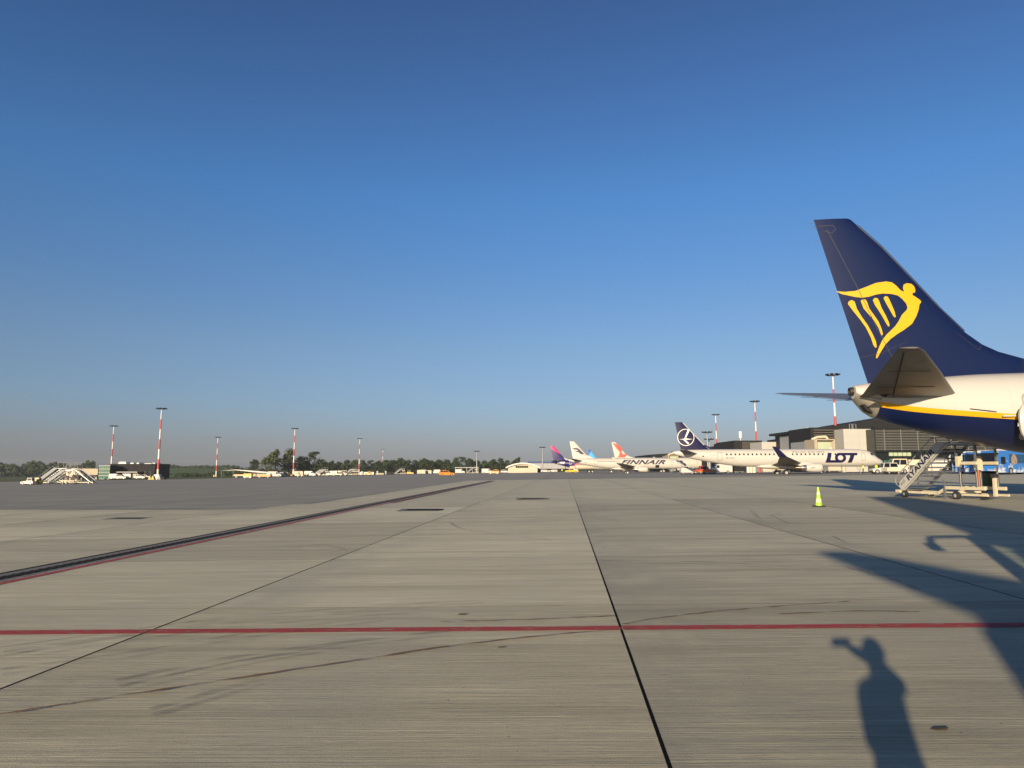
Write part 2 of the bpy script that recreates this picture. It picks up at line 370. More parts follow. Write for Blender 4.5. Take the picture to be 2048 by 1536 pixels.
for k, pix in enumerate([
    [(0, 1295), (200, 1268), (420, 1240), (700, 1216), (960, 1200)], [(0, 1313), (260, 1272), (560, 1238), (840, 1218)],
    [(0, 1340), (260, 1305), (500, 1266), (760, 1235)], [(230, 1362), (460, 1316), (700, 1284), (900, 1262)],
    [(240, 1374), (480, 1322), (680, 1290)], [(300, 1420), (430, 1384), (520, 1360)],
    [(897, 1043), (920, 1056), (1000, 1068), (1100, 1078)], [(905, 1048), (1000, 1042), (1140, 1038)],
    [(1480, 1120), (1640, 1124), (1760, 1150), (1850, 1185)], [(1190, 1122), (1420, 1125), (1640, 1140)],
    [(1540, 1030), (1570, 1044), (1600, 1048)], [(1500, 1020), (1520, 1036), (1560, 1026)], [(1660, 1070), (1690, 1085)],
    [(560, 1102), (640, 1090), (690, 1100), (640, 1108)], [(30, 1085), (200, 1068), (400, 1050)], [(640, 1018), (760, 1003), (900, 985)]]):
    streak(pix, (.05, .09, .07, .1)[k % 4], M_tyre_mark, .0030 + .0006 * k, 'tyre_mark', .1)
    streak([(a + 6, b + max(2, (b - 940) * .030)) for a, b in pix], (.06, .05, .08)[k % 3], M_tyre_mark, .0125 + .0005 * k, 'tyre_mark', .15)
for k, pix in enumerate([[(0, 1434), (130, 1414), (300, 1388), (520, 1354), (720, 1324), (900, 1296), (1100, 1274), (1260, 1261)],
                         [(1245, 1252), (1330, 1238), (1480, 1222), (1700, 1206)], [(1560, 1232), (1720, 1226), (1840, 1228)], [(880, 1248), (1060, 1243), (1230, 1236)]]):
    streak(pix, .030, M_rust, .0215 + .0012 * k, 'rust_stain', .55)
for k, (px, py, wx, wy) in enumerate([(350, 965, 14, 4)]):
    p = gnd(px, py); pts = [(p.x + wx * math.cos(t) * random.uniform(.6, 1.1) , p.y + wy * math.sin(t) * random.uniform(.6, 1.1)) for t in [i * math.pi / 9 for i in range(18)]]
    sheet('oil_patch', pts, .027 + .0012 * k, M_dark_patch, apron)
# yellow/white far paint on the taxiway
for (xa, ya, xb, yb) in ((0, 977, 560, 961), (700, 972, 960, 952)):
    p, q = gnd(xa, ya), gnd(xb, yb)
    sheet('painted_white_line', [(p.x, p.y), (p.x, p.y + .5), (q.x, q.y + 1.2), (q.x, q.y)], -.017, M_white_line, taxi)

M_iron = mat('pit_iron', (.022, .021, .020), .85, 0, .3, 9, .3, spec=.1)
for px, py, wx, wy, lab in ((850, 1020, 1.5, 1.1, 'rectangular dark pit cover left of the long joint, with worn concrete frame'),
                            (1064, 997, 1.2, .9, 'narrow dark pit cover in the middle of the concrete lane'),
                            (260, 1037, 1.0, .45, 'oval dark pit cover beyond the slot drain at far left')):
    p = gnd(px, py); t = thing('pit_cover', lab, 'pit cover', (p.x, p.y, gz(p.x)), 0, 'pit covers in the apron')
    z0 = .002
    MB().box(-wx / 2, wx / 2, -wy / 2, wy / 2, z0, .012).build('lid', M_iron, t)
    fr = MB(); e = .28
    for a in (-1, 1):
        fr.box(-wx / 2 - e, wx / 2 + e, a * (wy / 2 + e / 2) - e / 2, a * (wy / 2 + e / 2) + e / 2, z0, .009)
        fr.box(a * (wx / 2 + e / 2) - e / 2, a * (wx / 2 + e / 2) + e / 2, -wy / 2, wy / 2, z0, .009)
    fr.build('frame', M_kerb, t)
M_leaf_dry = mat('dry_leaf', (.04, .03, .02), .9, var=.3, scale=30)
for px, py, sz, lab in ((1880, 1461, .05, 'small dark dry leaf lying right of the photographer shadow'), (1002, 1296, .03, 'tiny dark fleck of debris on the concrete below the red line'), (924, 1230, .05, 'thin dark fleck of debris just above the red line')):
    p = gnd(px, py); b = MB()
    P_ = [(-1, 0, 0), (-.4, .35, .12), (.5, .3, .1), (1, 0, .25), (.5, -.3, .05), (-.4, -.3, .0)]
    b.add([(x * sz, y * sz, z * sz + .004) for x, y, z in P_] + [(x * sz, y * sz, z * sz + .008) for x, y, z in P_],
          [(5, 4, 3, 2, 1, 0), (6, 7, 8, 9, 10, 11)] + [(i, (i + 1) % 6, 6 + (i + 1) % 6, 6 + i) for i in range(6)])
    tag(b.build('leaf', M_leaf_dry, None, loc=(p.x, p.y, gz(p.x)), rotz=-.1), lab, 'leaf')

# ------------------------------------------------------------------ aircraft
def paint_mat(name, cols, cuts=None, rough=.28, frames=1.0):
    """aircraft paint; cols picked by the 'liv' attribute at the given cuts; faint frame lines and grime"""
    m = bpy.data.materials.new(name); m.use_nodes = True; n, l = N(m); b = n['Principled BSDF']
    tc = n.new('ShaderNodeTexCoord'); ob = tc.outputs['Object']
    c = n.new('ShaderNodeRGB'); c.outputs[0].default_value = (*cols[0], 1); c = c.outputs[0]
    if cuts:
        at_ = n.new('ShaderNodeAttribute'); at_.attribute_name = 'liv'
        for k, cu in enumerate(cuts): c = mixc(n, l, mathn(n, l, 'GREATER_THAN', at_.outputs['Fac'], cu), c, cols[k + 1])
    g = noise(n, l, mapping(n, l, ob, (.35, 1.2, .9)), 1.6, 5, .62)
    c = mixc(n, l, ramp(n, l, g, .48, .75, 0, .22), c, tuple(x * .62 + .004 for x in cols[-1]), 'MIX') if not cuts else c
    sx = n.new('ShaderNodeSeparateXYZ'); l.new(ob, sx.inputs[0])
    for o, sp, wd in ((sx.outputs[0], 2.03, .004), (sx.outputs[2], 1.27, .004)):
        fr = mathn(n, l, 'FRACT', mathn(n, l, 'DIVIDE', mathn(n, l, 'ADD', o, 203.), sp))
        j = mathn(n, l, 'LESS_THAN', fr, wd)
        c = mixc(n, l, mathn(n, l, 'MULTIPLY', j, .30 * frames), c, (.06, .06, .06))
    l.new(c, b.inputs['Base Color']); b.inputs['Roughness'].default_value = rough
    b.inputs['Coat Weight'].default_value = .12; b.inputs['Specular IOR Level'].default_value = .35; b.inputs['Coat Roughness'].default_value = .12
    nb = noise(n, l, mapping(n, l, ob, (1, 1, 1)), .9, 2, .5)
    bp = n.new('ShaderNodeBump'); bp.inputs['Strength'].default_value = .12; bp.inputs['Distance'].default_value = .05
    l.new(nb, bp.inputs['Height']); l.new(bp.outputs[0], b.inputs['Normal'])
    return m
WHITE = (.50, .485, .445)
NAVY = (.0045, .0105, .052); YEL = (.62, .33, .008)
M_air_white = paint_mat('aircraft_white_paint', [WHITE])
M_ry_fus = paint_mat('ryan_livery_paint', [NAVY, YEL, WHITE], [-.10, .11])
M_navy = paint_mat('navy_fin_paint', [NAVY], rough=.3, frames=.6)
M_lotnavy = paint_mat('indigo_paint', [(.010, .009, .05)], rough=.3, frames=0)
M_wizz = paint_mat('violet_pink_paint', [(.020, .012, .105), (.45, .02, .14)], [0.0], frames=0)
M_wizzf = paint_mat('violet_body_paint', [WHITE, (.45, .02, .14), (.020, .012, .105)], [31.5, 34.0], frames=0)
M_flyd = paint_mat('blue_cyan_paint', [(.05, .34, .72), (.02, .08, .34)], [0.0], frames=0)
M_logo_y = mat('logo_yellow', (.66, .37, .008), .35, var=.04)
M_logo_w = mat('logo_white', (.74, .73, .70), .35, var=.03)
M_logo_dk = mat('logo_black_blue', (.014, .014, .035), .35, var=.05)
M_logo_red = mat('logo_coral', (.70, .085, .055), .35, var=.05)
M_grey_wing = mat('wing_grey', (.15, .142, .13), .42, .2, .35, 1.6)
M_bare = mat('bare_metal', (.62, .60, .57), .22, 1.0, .1, 3)
M_exh = mat('exhaust_metal', (.30, .22, .15), .38, .9, .25, 4)
M_dark = mat('dark_rubber', (.018, .018, .019), .8, var=.2, scale=8)
M_black = mat('black_opening', (.006, .006, .007), .7, var=.1)
M_glass = mat('dark_glass', (.008, .010, .014), .18, var=.1, spec=.35)
M_rim = mat('wheel_rim', (.50, .49, .46), .4, .5, .1)
M_line = mat('panel_line', (.10, .10, .10), .7, var=.1)
M_strut = mat('gear_strut', (.32, .32, .31), .4, .3, .1)

def pchip(xs, ys):
    xs = np.array(xs, float); ys = np.array(ys, float); h = np.diff(xs); d = np.diff(ys) / h; m = np.zeros(len(xs))
    m[0], m[-1] = d[0], d[-1]
    for i in range(1, len(xs) - 1):
        m[i] = 0 if d[i - 1] * d[i] <= 0 else 2 * d[i - 1] * d[i] / (d[i - 1] + d[i])
    def f(x):
        x = min(max(x, xs[0]), xs[-1]); i = min(int(np.searchsorted(xs, x, 'right')) - 1, len(xs) - 2); i = max(i, 0)
        t = (x - xs[i]) / h[i]
        return float((2 * t**3 - 3 * t * t + 1) * ys[i] + (t**3 - 2 * t * t + t) * h[i] * m[i] + (-2 * t**3 + 3 * t * t) * ys[i + 1] + (t**3 - t * t) * h[i] * m[i + 1])
    return f
def naca(t): t = min(max(t, 0), 1); return 5 * (.2969 * math.sqrt(t) - .126 * t - .3516 * t * t + .2843 * t**3 - .1036 * t**4)
TS = [0, .01, .04, .1, .2, .35, .5, .65, .8, .92, 1.0]

class Aircraft:
    def __init__(s, root, secs, L):
        s.root = root; s.L = L
        x = [q[0] for q in secs]; s.top = pchip(x, [q[1] for q in secs]); s.bot = pchip(x, [q[2] for q in secs]); s.hw = pchip(x, [q[3] for q in secs]); s.s0 = x[0]; s.s1 = x[-1]
        s.secs = secs
    def surf(s, st, z, off=.012, side=-1):
        zt, zb = s.top(st), s.bot(st); zc = (zt + zb) / 2; hh = (zt - zb) / 2 + 1e-6; t = max(-.98, min(.98, (z - zc) / hh))
        c = math.sqrt(1 - t * t); y = s.hw(st) * c
        return (-st, side * (y + off * max(c, .5)), z + off * t)
    def fuselage(s, m, liv=None, n=40):
        sts = sorted(set(list(np.linspace(s.s0, s.s0 + 6, 26)) + list(np.linspace(s.s0 + 6, s.s1 - 12, 12)) + list(np.linspace(s.s1 - 12, s.s1, 30))))
        rings = []
        for st in sts:
            zt, zb, hw = s.top(st), s.bot(st), s.hw(st); zc = (zt + zb) / 2; hh = (zt - zb) / 2
            rings.append([(-st, hw * math.sin(2 * math.pi * i / n), zc + hh * math.cos(2 * math.pi * i / n)) for i in range(n)])
        o = MB().loft(rings).build('fuselage', m, s.root, True)
        if liv: s.attr(o, liv)
        s.fus = o; return o
    def attr(s, o, liv):
        a = o.data.attributes.new('liv', 'FLOAT', 'POINT'); a.data.foreach_set('value', [liv(-v.co.x, v.co.y, v.co.z) for v in o.data.vertices])
    def fin(s, secs, m, tc=.095, name='fin', liv=None):   # secs (z, s_le, s_te)
        s.finsec = sorted(secs); s.fintc = tc; rings = []
        F = s.finsec; zz = []
        for a, b in zip(F[:-1], F[1:]):
            k = max(1, int((b[0] - a[0]) / .4))
            for i in range(k): t = i / k; zz.append(a[0] + (b[0] - a[0]) * t)
        zz.append(F[-1][0])
        for z in zz:
            le, te = s.finle(z); c = te - le
            up = [(-(le + c * t), .5 * 0 + s.finth(c) * naca(t), z) for t in TS]; dn = [(x, -y, q) for x, y, q in up[1:-1][::-1]]
            rings.append(up + dn)
        o = MB().loft(rings).build(name, m, s.root, True)
        if liv: s.attr(o, liv)
        s.finobj = o; return o
    def finth(s, c): return min(s.fintc * c, .42) 
    def finle(s, z):
        F = s.finsec; z = min(max(z, F[0][0]), F[-1][0])
        for a, b in zip(F[:-1], F[1:]):
            if a[0] <= z <= b[0]:
                t = (z - a[0]) / (b[0] - a[0]); return a[1] + (b[1] - a[1]) * t, a[2] + (b[2] - a[2]) * t
        return F[-1][1:]
    def finsurf(s, st, z, off=.016, side=-1):
        le, te = s.finle(z); c = te - le; return (-st, side * (s.finth(c) * naca((st - le) / c) + off), z)
    def find(s, name, polys, m, off=.016, step=.25):
        V, Fc = flat_mesh(polys); return decal(name, V, Fc, lambda a, b: s.finsurf(a, b, off), m, s.finobj, step)
    def fusd(s, name, V, Fc, m, off=.014, step=.2, parent=None):
        return decal(name, V, Fc, lambda a, b: s.surf(a, b, off), m, parent or s.root, step)
    def text(s, txt, s0, s1, z0, z1, m, shear=0, bold=0, spacing=1, name='lettering', off=.014):
        v, f = fit_text(txt, shear, bold, spacing); V = np.stack([s0 + (s1 - s0) * v[:, 0], z0 + (z1 - z0) * v[:, 1]], 1)
        return s.fusd(name, V, f, m, off)
    def outline(s, s0, s1, z0, z1, m, wd=.045, name='door', r=.18):
        def rr(d):
            P = []; a0, a1, b0, b1 = min(s0, s1) + d, max(s0, s1) - d, z0 + d, z1 - d
            for cx, cy, t0 in ((a1 - r, b1 - r, 0), (a0 + r, b1 - r, 90), (a0 + r, b0 + r, 180), (a1 - r, b0 + r, 270)):
                P += [(cx + r * math.cos(R(t0 + k * 22.5)), cy + r * math.sin(R(t0 + k * 22.5))) for k in range(5)]
            return P
        V, Fc = flat_mesh([[rr(0), rr(wd)]]); return s.fusd(name, V, Fc, m, .010)
    def surface(s, name, secs, m, tc=.11, sides=(-1, 1)):  # secs (y, s_le, s_te, z, tilt)
        out = []
        for sd in sides:
            rings = []
            for (y, le, te, z, ti) in secs:
                c = te - le; ny, nz = -math.sin(R(ti)), math.cos(R(ti))
                up = [(-(le + c * t), sd * (y + ny * tc * c * naca(t)), z + nz * tc * c * naca(t)) for t in TS]
                dn = [(-(le + c * t), sd * (y - ny * tc * c * naca(t) * .8), z - nz * tc * c * naca(t) * .8) for t in TS[1:-1][::-1]]
                rings.append(up + dn)
            out.append(MB().loft(rings).build(name, m, s.root, True))
        return out
    def engine(s, st, y, z, r, ln, m, sides=(-1, 1), core=True, wing_z=None):
        for sd in sides:
            def rev(prof, n=24):
                return [[(-(st + a), sd * y + q * math.cos(2 * math.pi * i / n), z + q * math.sin(2 * math.pi * i / n)) for i in range(n)] for a, q in prof]
            e = MB().loft(rev([(.06, r * .88), (.15, r * .95), (.5, r), (ln * .5, r * 1.0), (ln * .8, r * .93), (ln, r * .80), (ln, r * .74), (ln * .7, r * .70)]), caps=False).build('engine_cowling', m, s.root, True)
            MB().loft(rev([(.06, r * .885), (0, r * .85), (.03, r * .79), (.2, r * .75), (.7, r * .74)]), caps=False).build('intake_lip', M_bare, e, True)
            MB().loft(rev([(.7, r * .745), (.72, .25 * r), (.45, .02)]), caps=False).build('fan', M_black, e, True)
            if core:
                MB().loft(rev([(ln * .7, r * .68), (ln, r * .66), (ln * 1.18, r * .62), (ln * 1.3, r * .50), (ln * 1.3, r * .44)]), caps=False).build('exhaust_nozzle', M_bare, e, True)
                MB().loft(rev([(ln * 1.1, r * .42), (ln * 1.32, r * .40), (ln * 1.5, r * .2), (ln * 1.66, .02)]), caps=False).build('exhaust_cone', M_exh, e, True)
            else:
                MB().loft(rev([(ln * .7, r * .6), (ln * 1.2, r * .45), (ln * 1.4, .05)]), caps=False).build('exhaust_cone', M_exh, e, True)
            pz = wing_z or z + r * 1.25
            MB().prism([(-(st + .9), z + r * .85), (-(st + ln * 1.25), z + r * .3), (-(st + ln * 1.9), pz - .1), (-(st + ln * 1.3), pz + .15), (-(st + .8 * ln), pz + .12)],
                       lambda a, b, t: (a, sd * y + t, b), -.16, .16).build('pylon', m, s.root)
    def wheel(s, st, y, r, wd, parent):
        t = MB().loft([[(-st + q * math.cos(2 * math.pi * i / 18), y + a, r + q * math.sin(2 * math.pi * i / 18)) for i in range(18)] for a, q in ((-wd / 2, r * .62), (-wd / 2, r * .88), (-wd * .3, r), (wd * .3, r), (wd / 2, r * .88), (wd / 2, r * .62))], False).build('tyre', M_dark, parent, True)
        rm = MB()
        for sg in (-1, 1): rm.cyl((-st, y + sg * wd * .28, r), (-st, y + sg * wd * .46, r), r * .62, r * .5, 14)
        rm.build('rim', M_rim, parent)
    def gear(s, st, y, r, top, gap=.42, name='main_gear'):
        for sd in ((-1, 1) if y else (1,)):
            g = MB().cyl((-st, sd * y, r), (-st, sd * y, top), .10, .13, 10).cyl((-st, sd * y - gap, r), (-st, sd * y + gap, r), .07, .07, 8)
            g = g.beam((-st - .1, sd * y, r + .35), (-st - .75, sd * y, top), .09, .09).build(name, M_strut, s.root)
            for k in (-1, 1): s.wheel(st, sd * y + k * gap, r, gap * .85, g)
    def windows(s, sts, z, m, w_=.24, h_=.34, side=-1):
        proto = None
        for st in sts:
            x, y, zz = s.surf(st, z, .006, side)
            if proto is None:
                zt, zb = s.top(st), s.bot(st); t = (z - (zt + zb) / 2) / ((zt - zb) / 2); an = math.asin(t)
                P = [(w_ / 2 * math.copysign(abs(math.cos(q)) ** .7, math.cos(q)), h_ / 2 * math.copysign(abs(math.sin(q)) ** .7, math.sin(q))) for q in [i * math.pi / 6 for i in range(12)]]
                proto = MB().prism(P, lambda a, b, q: (a, side * (q * math.cos(an)) - side * b * math.sin(an) , b * math.cos(an) + q * math.sin(an)), -.02, .012).build('cabin_window', m, s.root)
                o = proto
            else: o = link('cabin_window', proto.data, s.root)
            o.location = (x, y, zz)
HEAD = R(-4.3); AX = Vector((math.cos(HEAD), math.sin(HEAD), 0))

# ---- the big tail at right: short-haul twinjet
SEC737 = [(0, 2.95, 2.75, .03), (.25, 3.35, 2.35, .52), (.8, 3.85, 1.95, .98), (1.6, 4.45, 1.65, 1.38), (2.4, 5.0, 1.5, 1.6), (3.4, 5.28, 1.42, 1.76), (5.2, 5.40, 1.37, 1.86), (7, 5.42, 1.36, 1.88),
          (24, 5.42, 1.36, 1.88), (26, 5.42, 1.44, 1.88), (28, 5.42, 1.62, 1.85), (30, 5.40, 1.88, 1.78), (31.3, 5.37, 2.06, 1.70), (32.9, 5.33, 2.36, 1.54), (34.3, 5.24, 2.68, 1.34), (35.5, 5.14, 3.02, 1.13),
          (36.5, 5.07, 3.30, .93), (37.1, 5.02, 3.52, .80), (37.45, 4.99, 3.74, .70), (37.75, 4.95, 4.06, .55), (37.95, 4.90, 4.36, .38)]
STR = pchip([0, 20, 27, 31.3, 33.54, 35.9, 37.75, 38], [2.95, 3.05, 3.18, 3.36, 3.54, 3.80, 4.16, 4.22])
def build_737(name, label, nose, heading):
    t = thing(name, label, 'airplane', nose, heading)
    A = Aircraft(t, SEC737, 38)
    f = A.fuselage(M_ry_fus, lambda st, y, z: z - STR(st))
    # blunt tail cone end with the exhaust of the auxiliary power unit
    MB().loft([[(-st, hw * math.sin(math.pi * (.56 + .88 * i / 20)), zc + hh * math.cos(math.pi * (.56 + .88 * i / 20))) for i in range(21)] for st, zc, hw, hh in
               ((37.18, 4.28, .785, .745), (37.50, 4.37, .69, .625), (37.78, 4.52, .54, .44), (37.97, 4.63, .39, .28))], caps=False, closed=False).build('tail_cone', mat('tail_cone_grey', (.34, .31, .26), .45, .4, .25, 3), t, True)
    MB().loft([[(-st, q * math.cos(2 * math.pi * i / 14), 4.66 + q * math.sin(2 * math.pi * i / 14)) for i in range(14)] for st, q in ((37.7, .22), (38.10, .17), (38.11, .13), (37.9, .12))], caps=False).build('exhaust_pipe', mat('sooty_metal', (.07, .06, .055), .5, .7, .3, 6), t, True)
    MB().prism([(-37.38, 3.70), (-37.62, 3.80), (-37.78, 4.05), (-37.70, 4.08), (-37.5, 3.90)], lambda a, b, q: (a, q, b), -.50, -.15).build('air_intake', M_black, t)
    TE = lambda z: 37.31 + .2594 * (z - 5.0)
    A.fin([(z, q, TE(z)) for z, q in ((4.5, 31.6), (5.0, 31.3), (5.36, 30.97), (5.99, 30.91), (6.29, 31.89), (6.61, 32.53), (7.12, 33.17), (8.22, 34.17), (9.33, 35.06), (10.9, 36.34), (12.05, 37.45), (12.20, 37.60), (12.26, 37.70))], M_navy, .105)
    MB().prism([(-27.6, 5.36), (-28.4, 5.48), (-29.6, 5.70), (-30.95, 5.985), (-31.3, 6.05), (-31.5, 5.3)], lambda a, b, q: (a, q, b), -.07, .07).build('dorsal_fin', M_navy, t)
    z8 = lambda pts: [tail_pt(*p) for p in pts]
    A.find('emblem', [z8(p) for p in HARP], M_logo_y, .018)
    # bright leading edge, rudder hinge and tip panel
    le = MB()
    for a, b in zip([7.2, 8.22, 9.33, 10.9], [8.22, 9.33, 10.9, 11.95]):
        la, lb = A.finle(a)[0], A.finle(b)[0]; le.cyl((-la, 0, a), (-lb, 0, b), .055, .05, 8)
    le.build('leading_edge', M_bare, A.finobj, True)
    def seam(pts, wd=.026, off=.020, m=mat('fin_seam', (.040, .045, .065), .7), nm='seam'):
        for (a, b), (c, d) in zip(pts[:-1], pts[1:]):
            v = Vector((c - a, d - b)); nn = Vector((-v.y, v.x)).normalized() * wd / 2
            V, Fc = flat_mesh([[(a + nn.x, b + nn.y), (c + nn.x, d + nn.y), (c - nn.x, d - nn.y), (a - nn.x, b - nn.y)]])
            decal(nm, V, Fc, lambda p, q: A.finsurf(p, q, off), m, A.finobj, .3)
    seam(z8([(470, 112), (655, 470), (760, 690), (860, 880)])); seam(z8([(388, 92), (505, 88), (523, 110), (500, 132), (450, 120)])); seam(z8([(675, 885), (800, 860), (950, 790)]), .015); seam(z8([(1250, 740), (1380, 845), (1395, 815)]), .015)
    for zz, ln in ((12.12, .42), (11.85, .38), (11.3, .30)):
        x_ = A.finle(zz)[1]; MB().cyl((-x_ + .05, 0, zz), (-x_ - ln, 0, zz - .02), .009, .004, 5).build('static_wick', M_line, A.finobj)
    st = A.surface('stabilizer', [(.55, 34.1, 37.95, 4.36, 7), (1.2, 34.42, 38.02, 4.44, 7), (4.2, 36.45, 38.62, 4.92, 7), (6.75, 38.22, 39.12, 5.29, 7), (7.05, 38.55, 39.18, 5.34, 7)], M_grey_wing, .10)
    for s_ in st:
        sd = -1 if s_ is st[0] else 1
        for (y0, q0, y1, q1, wd) in ((1.3, 36.9, 6.7, 38.86, .035), (2.6, 35.9, 2.6, 38.1, .02), (4.6, 37.0, 4.6, 38.6, .02)):
            z0, z1 = 4.44 + (y0 - 1.2) * .153, 4.44 + (y1 - 1.2) * .153
            c0 = 3.6 * (1 - (y0 - 1.2) / 7.5); c1 = 3.6 * (1 - (y1 - 1.2) / 7.5)
            MB().beam((-q0, sd * y0, z0 - .040 * c0), (-q1, sd * y1, z1 - .040 * c1), wd, .012).build('elevator_gap', M_black, s_)
        if sd < 0: MB().prism([(-37.2, 4.34), (-37.75, 4.30), (-38.05, 4.20), (-37.55, 4.12)], lambda a, b, q: (a, sd * (1.75 + q), b + .03), -.06, .06).build('hinge_fairing', M_dark, s_)
    A.outline(31.05, 32.12, 2.55, 4.38, mat('door_seal', (.28, .27, .25), .6), .06, 'door_frame', .22)
    dp = [(31.75 + .88 * math.copysign(abs(math.cos(q)) ** .6, math.cos(q)), 3.20 + .80 * math.copysign(abs(math.sin(q)) ** .8, math.sin(q))) for q in [i * math.pi / 12 for i in range(24)]]
    MB().loft([[(-(31.75 + (a - 31.75) * k_), -yy - .12 * (1 - ((b - 3.2) / .8) ** 2), 3.2 + (b - 3.2) * k_) for a, b in dp] for yy, k_ in ((1.98, .9), (2.0, 1.0), (2.1, 1.0), (2.16, .9), (2.18, .5), (2.19, .05))]).build('open_door', M_air_white, t, True)
    MB().beam((-32.3, -1.55, 3.1), (-32.55, -2.0, 3.1), .07, .12).build('door_hinge', M_bare, t)
    MB().cyl(A.surf(34.0, 3.78, .02), A.surf(33.1, 3.66, .10), .02, .012, 6).build('probe', M_dark, t)
    MB().box(-32.9, -32.4, -1.66, -1.58, 3.44, 3.50).build('drain_mast', M_air_white, t)
    A.windows([k * .508 + 8 for k in range(41)], 3.95, M_glass)
    A.surface('wing', [(1.0, 13.6, 22.6, 1.85, 6), (1.9, 14.1, 22.5, 1.95, 6), (5.6, 16.4, 22.6, 2.35, 6), (16.4, 22.1, 23.9, 3.5, 8), (17.0, 22.6, 24.3, 3.7, 45), (17.3, 23.5, 24.7, 4.6, 80), (17.55, 24.6, 25.2, 6.0, 84)], M_grey_wing, .11)
    A.engine(12.4, 4.83, 1.40, 1.05, 3.6, M_air_white, wing_z=2.3)
    A.gear(19.6, 2.86, .56, 2.0, .43); A.gear(4.0, 0, .35, 1.6, .2, 'nose_gear')
    for sd in (-1, 1):
        MB().loft([[(-s_, sd * 3.6 + q * math.cos(k * math.pi / 5), 1.85 + (s_ - 20) * .02 + q * math.sin(k * math.pi / 5)) for k in range(10)] for s_, q in ((19.4, .05), (20.2, .24), (22.6, .30), (24.6, .16), (25.4, .03))]).build('flap_fairing', M_air_white, t, True)
    V, Fc = flat_mesh([[(2.0, 4.35), (1.75, 3.95), (2.9, 3.95), (2.95, 4.45)]]); A.fusd('cockpit_window', V, Fc, M_glass)
    return t, A
# tracing of the emblem and seams is in metres on the fin's plane of symmetry
T737 = Vector((14.6, 30.0, 0)); S737 = 37.84
def tail_pt(X, Y):
    px, py = 1500 + X / 3.011, 420 + Y / 3.011
    nrm = Vector((-AX.y, AX.x, 0)); d = ray(px, py); T = T737 - nrm * .2
    k = nrm.dot(T) / nrm.dot(d); q = d * k
    return S737 - (q.x - T.x) * AX.x - (q.y - T.y) * AX.y, q.z + CAMH - .2
HARP = [[(528, 483), (580, 488), (640, 484), (700, 462), (760, 438), (820, 430), (855, 436), (880, 455), (905, 482), (928, 494), (921, 470), (925, 450), (945, 440), (975, 443), (992, 458), (998, 480), (994, 497), (980, 498), (978, 512), (1000, 525), (1028, 545), (1030, 556), (1019, 570), (1014, 600), (1000, 640), (975, 685), (930, 720), (890, 745), (850, 775), (820, 808), (795, 850), (775, 888), (766, 890), (770, 865), (785, 820), (803, 780), (825, 750), (850, 725), (875, 700), (895, 670), (905, 650), (915, 630), (940, 605), (947, 590), (940, 565), (915, 535), (890, 515), (850, 505), (800, 502), (760, 508), (720, 520), (680, 525), (640, 520), (600, 510), (560, 500)],
        [(598, 560), (603, 545), (620, 538), (637, 548), (650, 590), (680, 640), (715, 690), (745, 745), (765, 790), (770, 822), (762, 827), (750, 810), (735, 765), (705, 705), (670, 655), (630, 605)],
        [(672, 545), (680, 537), (698, 536), (708, 548), (722, 590), (750, 630), (778, 670), (797, 715), (804, 745), (800, 755), (793, 745), (780, 710), (750, 660), (715, 620), (690, 590)],
        [(743, 540), (752, 528), (770, 530), (780, 548), (795, 590), (820, 635), (838, 675), (843, 695), (836, 701), (825, 685), (800, 640), (775, 600), (755, 570)],
        [(805, 530), (815, 518), (830, 522), (840, 540), (855, 575), (870, 610), (878, 640), (872, 648), (862, 635), (845, 605), (825, 570)]]
nose = T737 + AX * S737
big, A737 = build_737('parked_airliner', 'navy and white airliner with tall navy tail fin carrying a yellow harp', (nose.x, nose.y, .2), HEAD)
# unseen copy added behind the viewpoint to throw a tail shadow onto the concrete
bn = Vector((-4.3, -16.8, 0)) + Vector((math.cos(R(-8)), math.sin(R(-8)), 0)) * S737
copy_tree(big, (bn.x, bn.y, 0), R(-8), 'unseen airliner added behind the viewpoint to cast the tail shadow on the concrete')

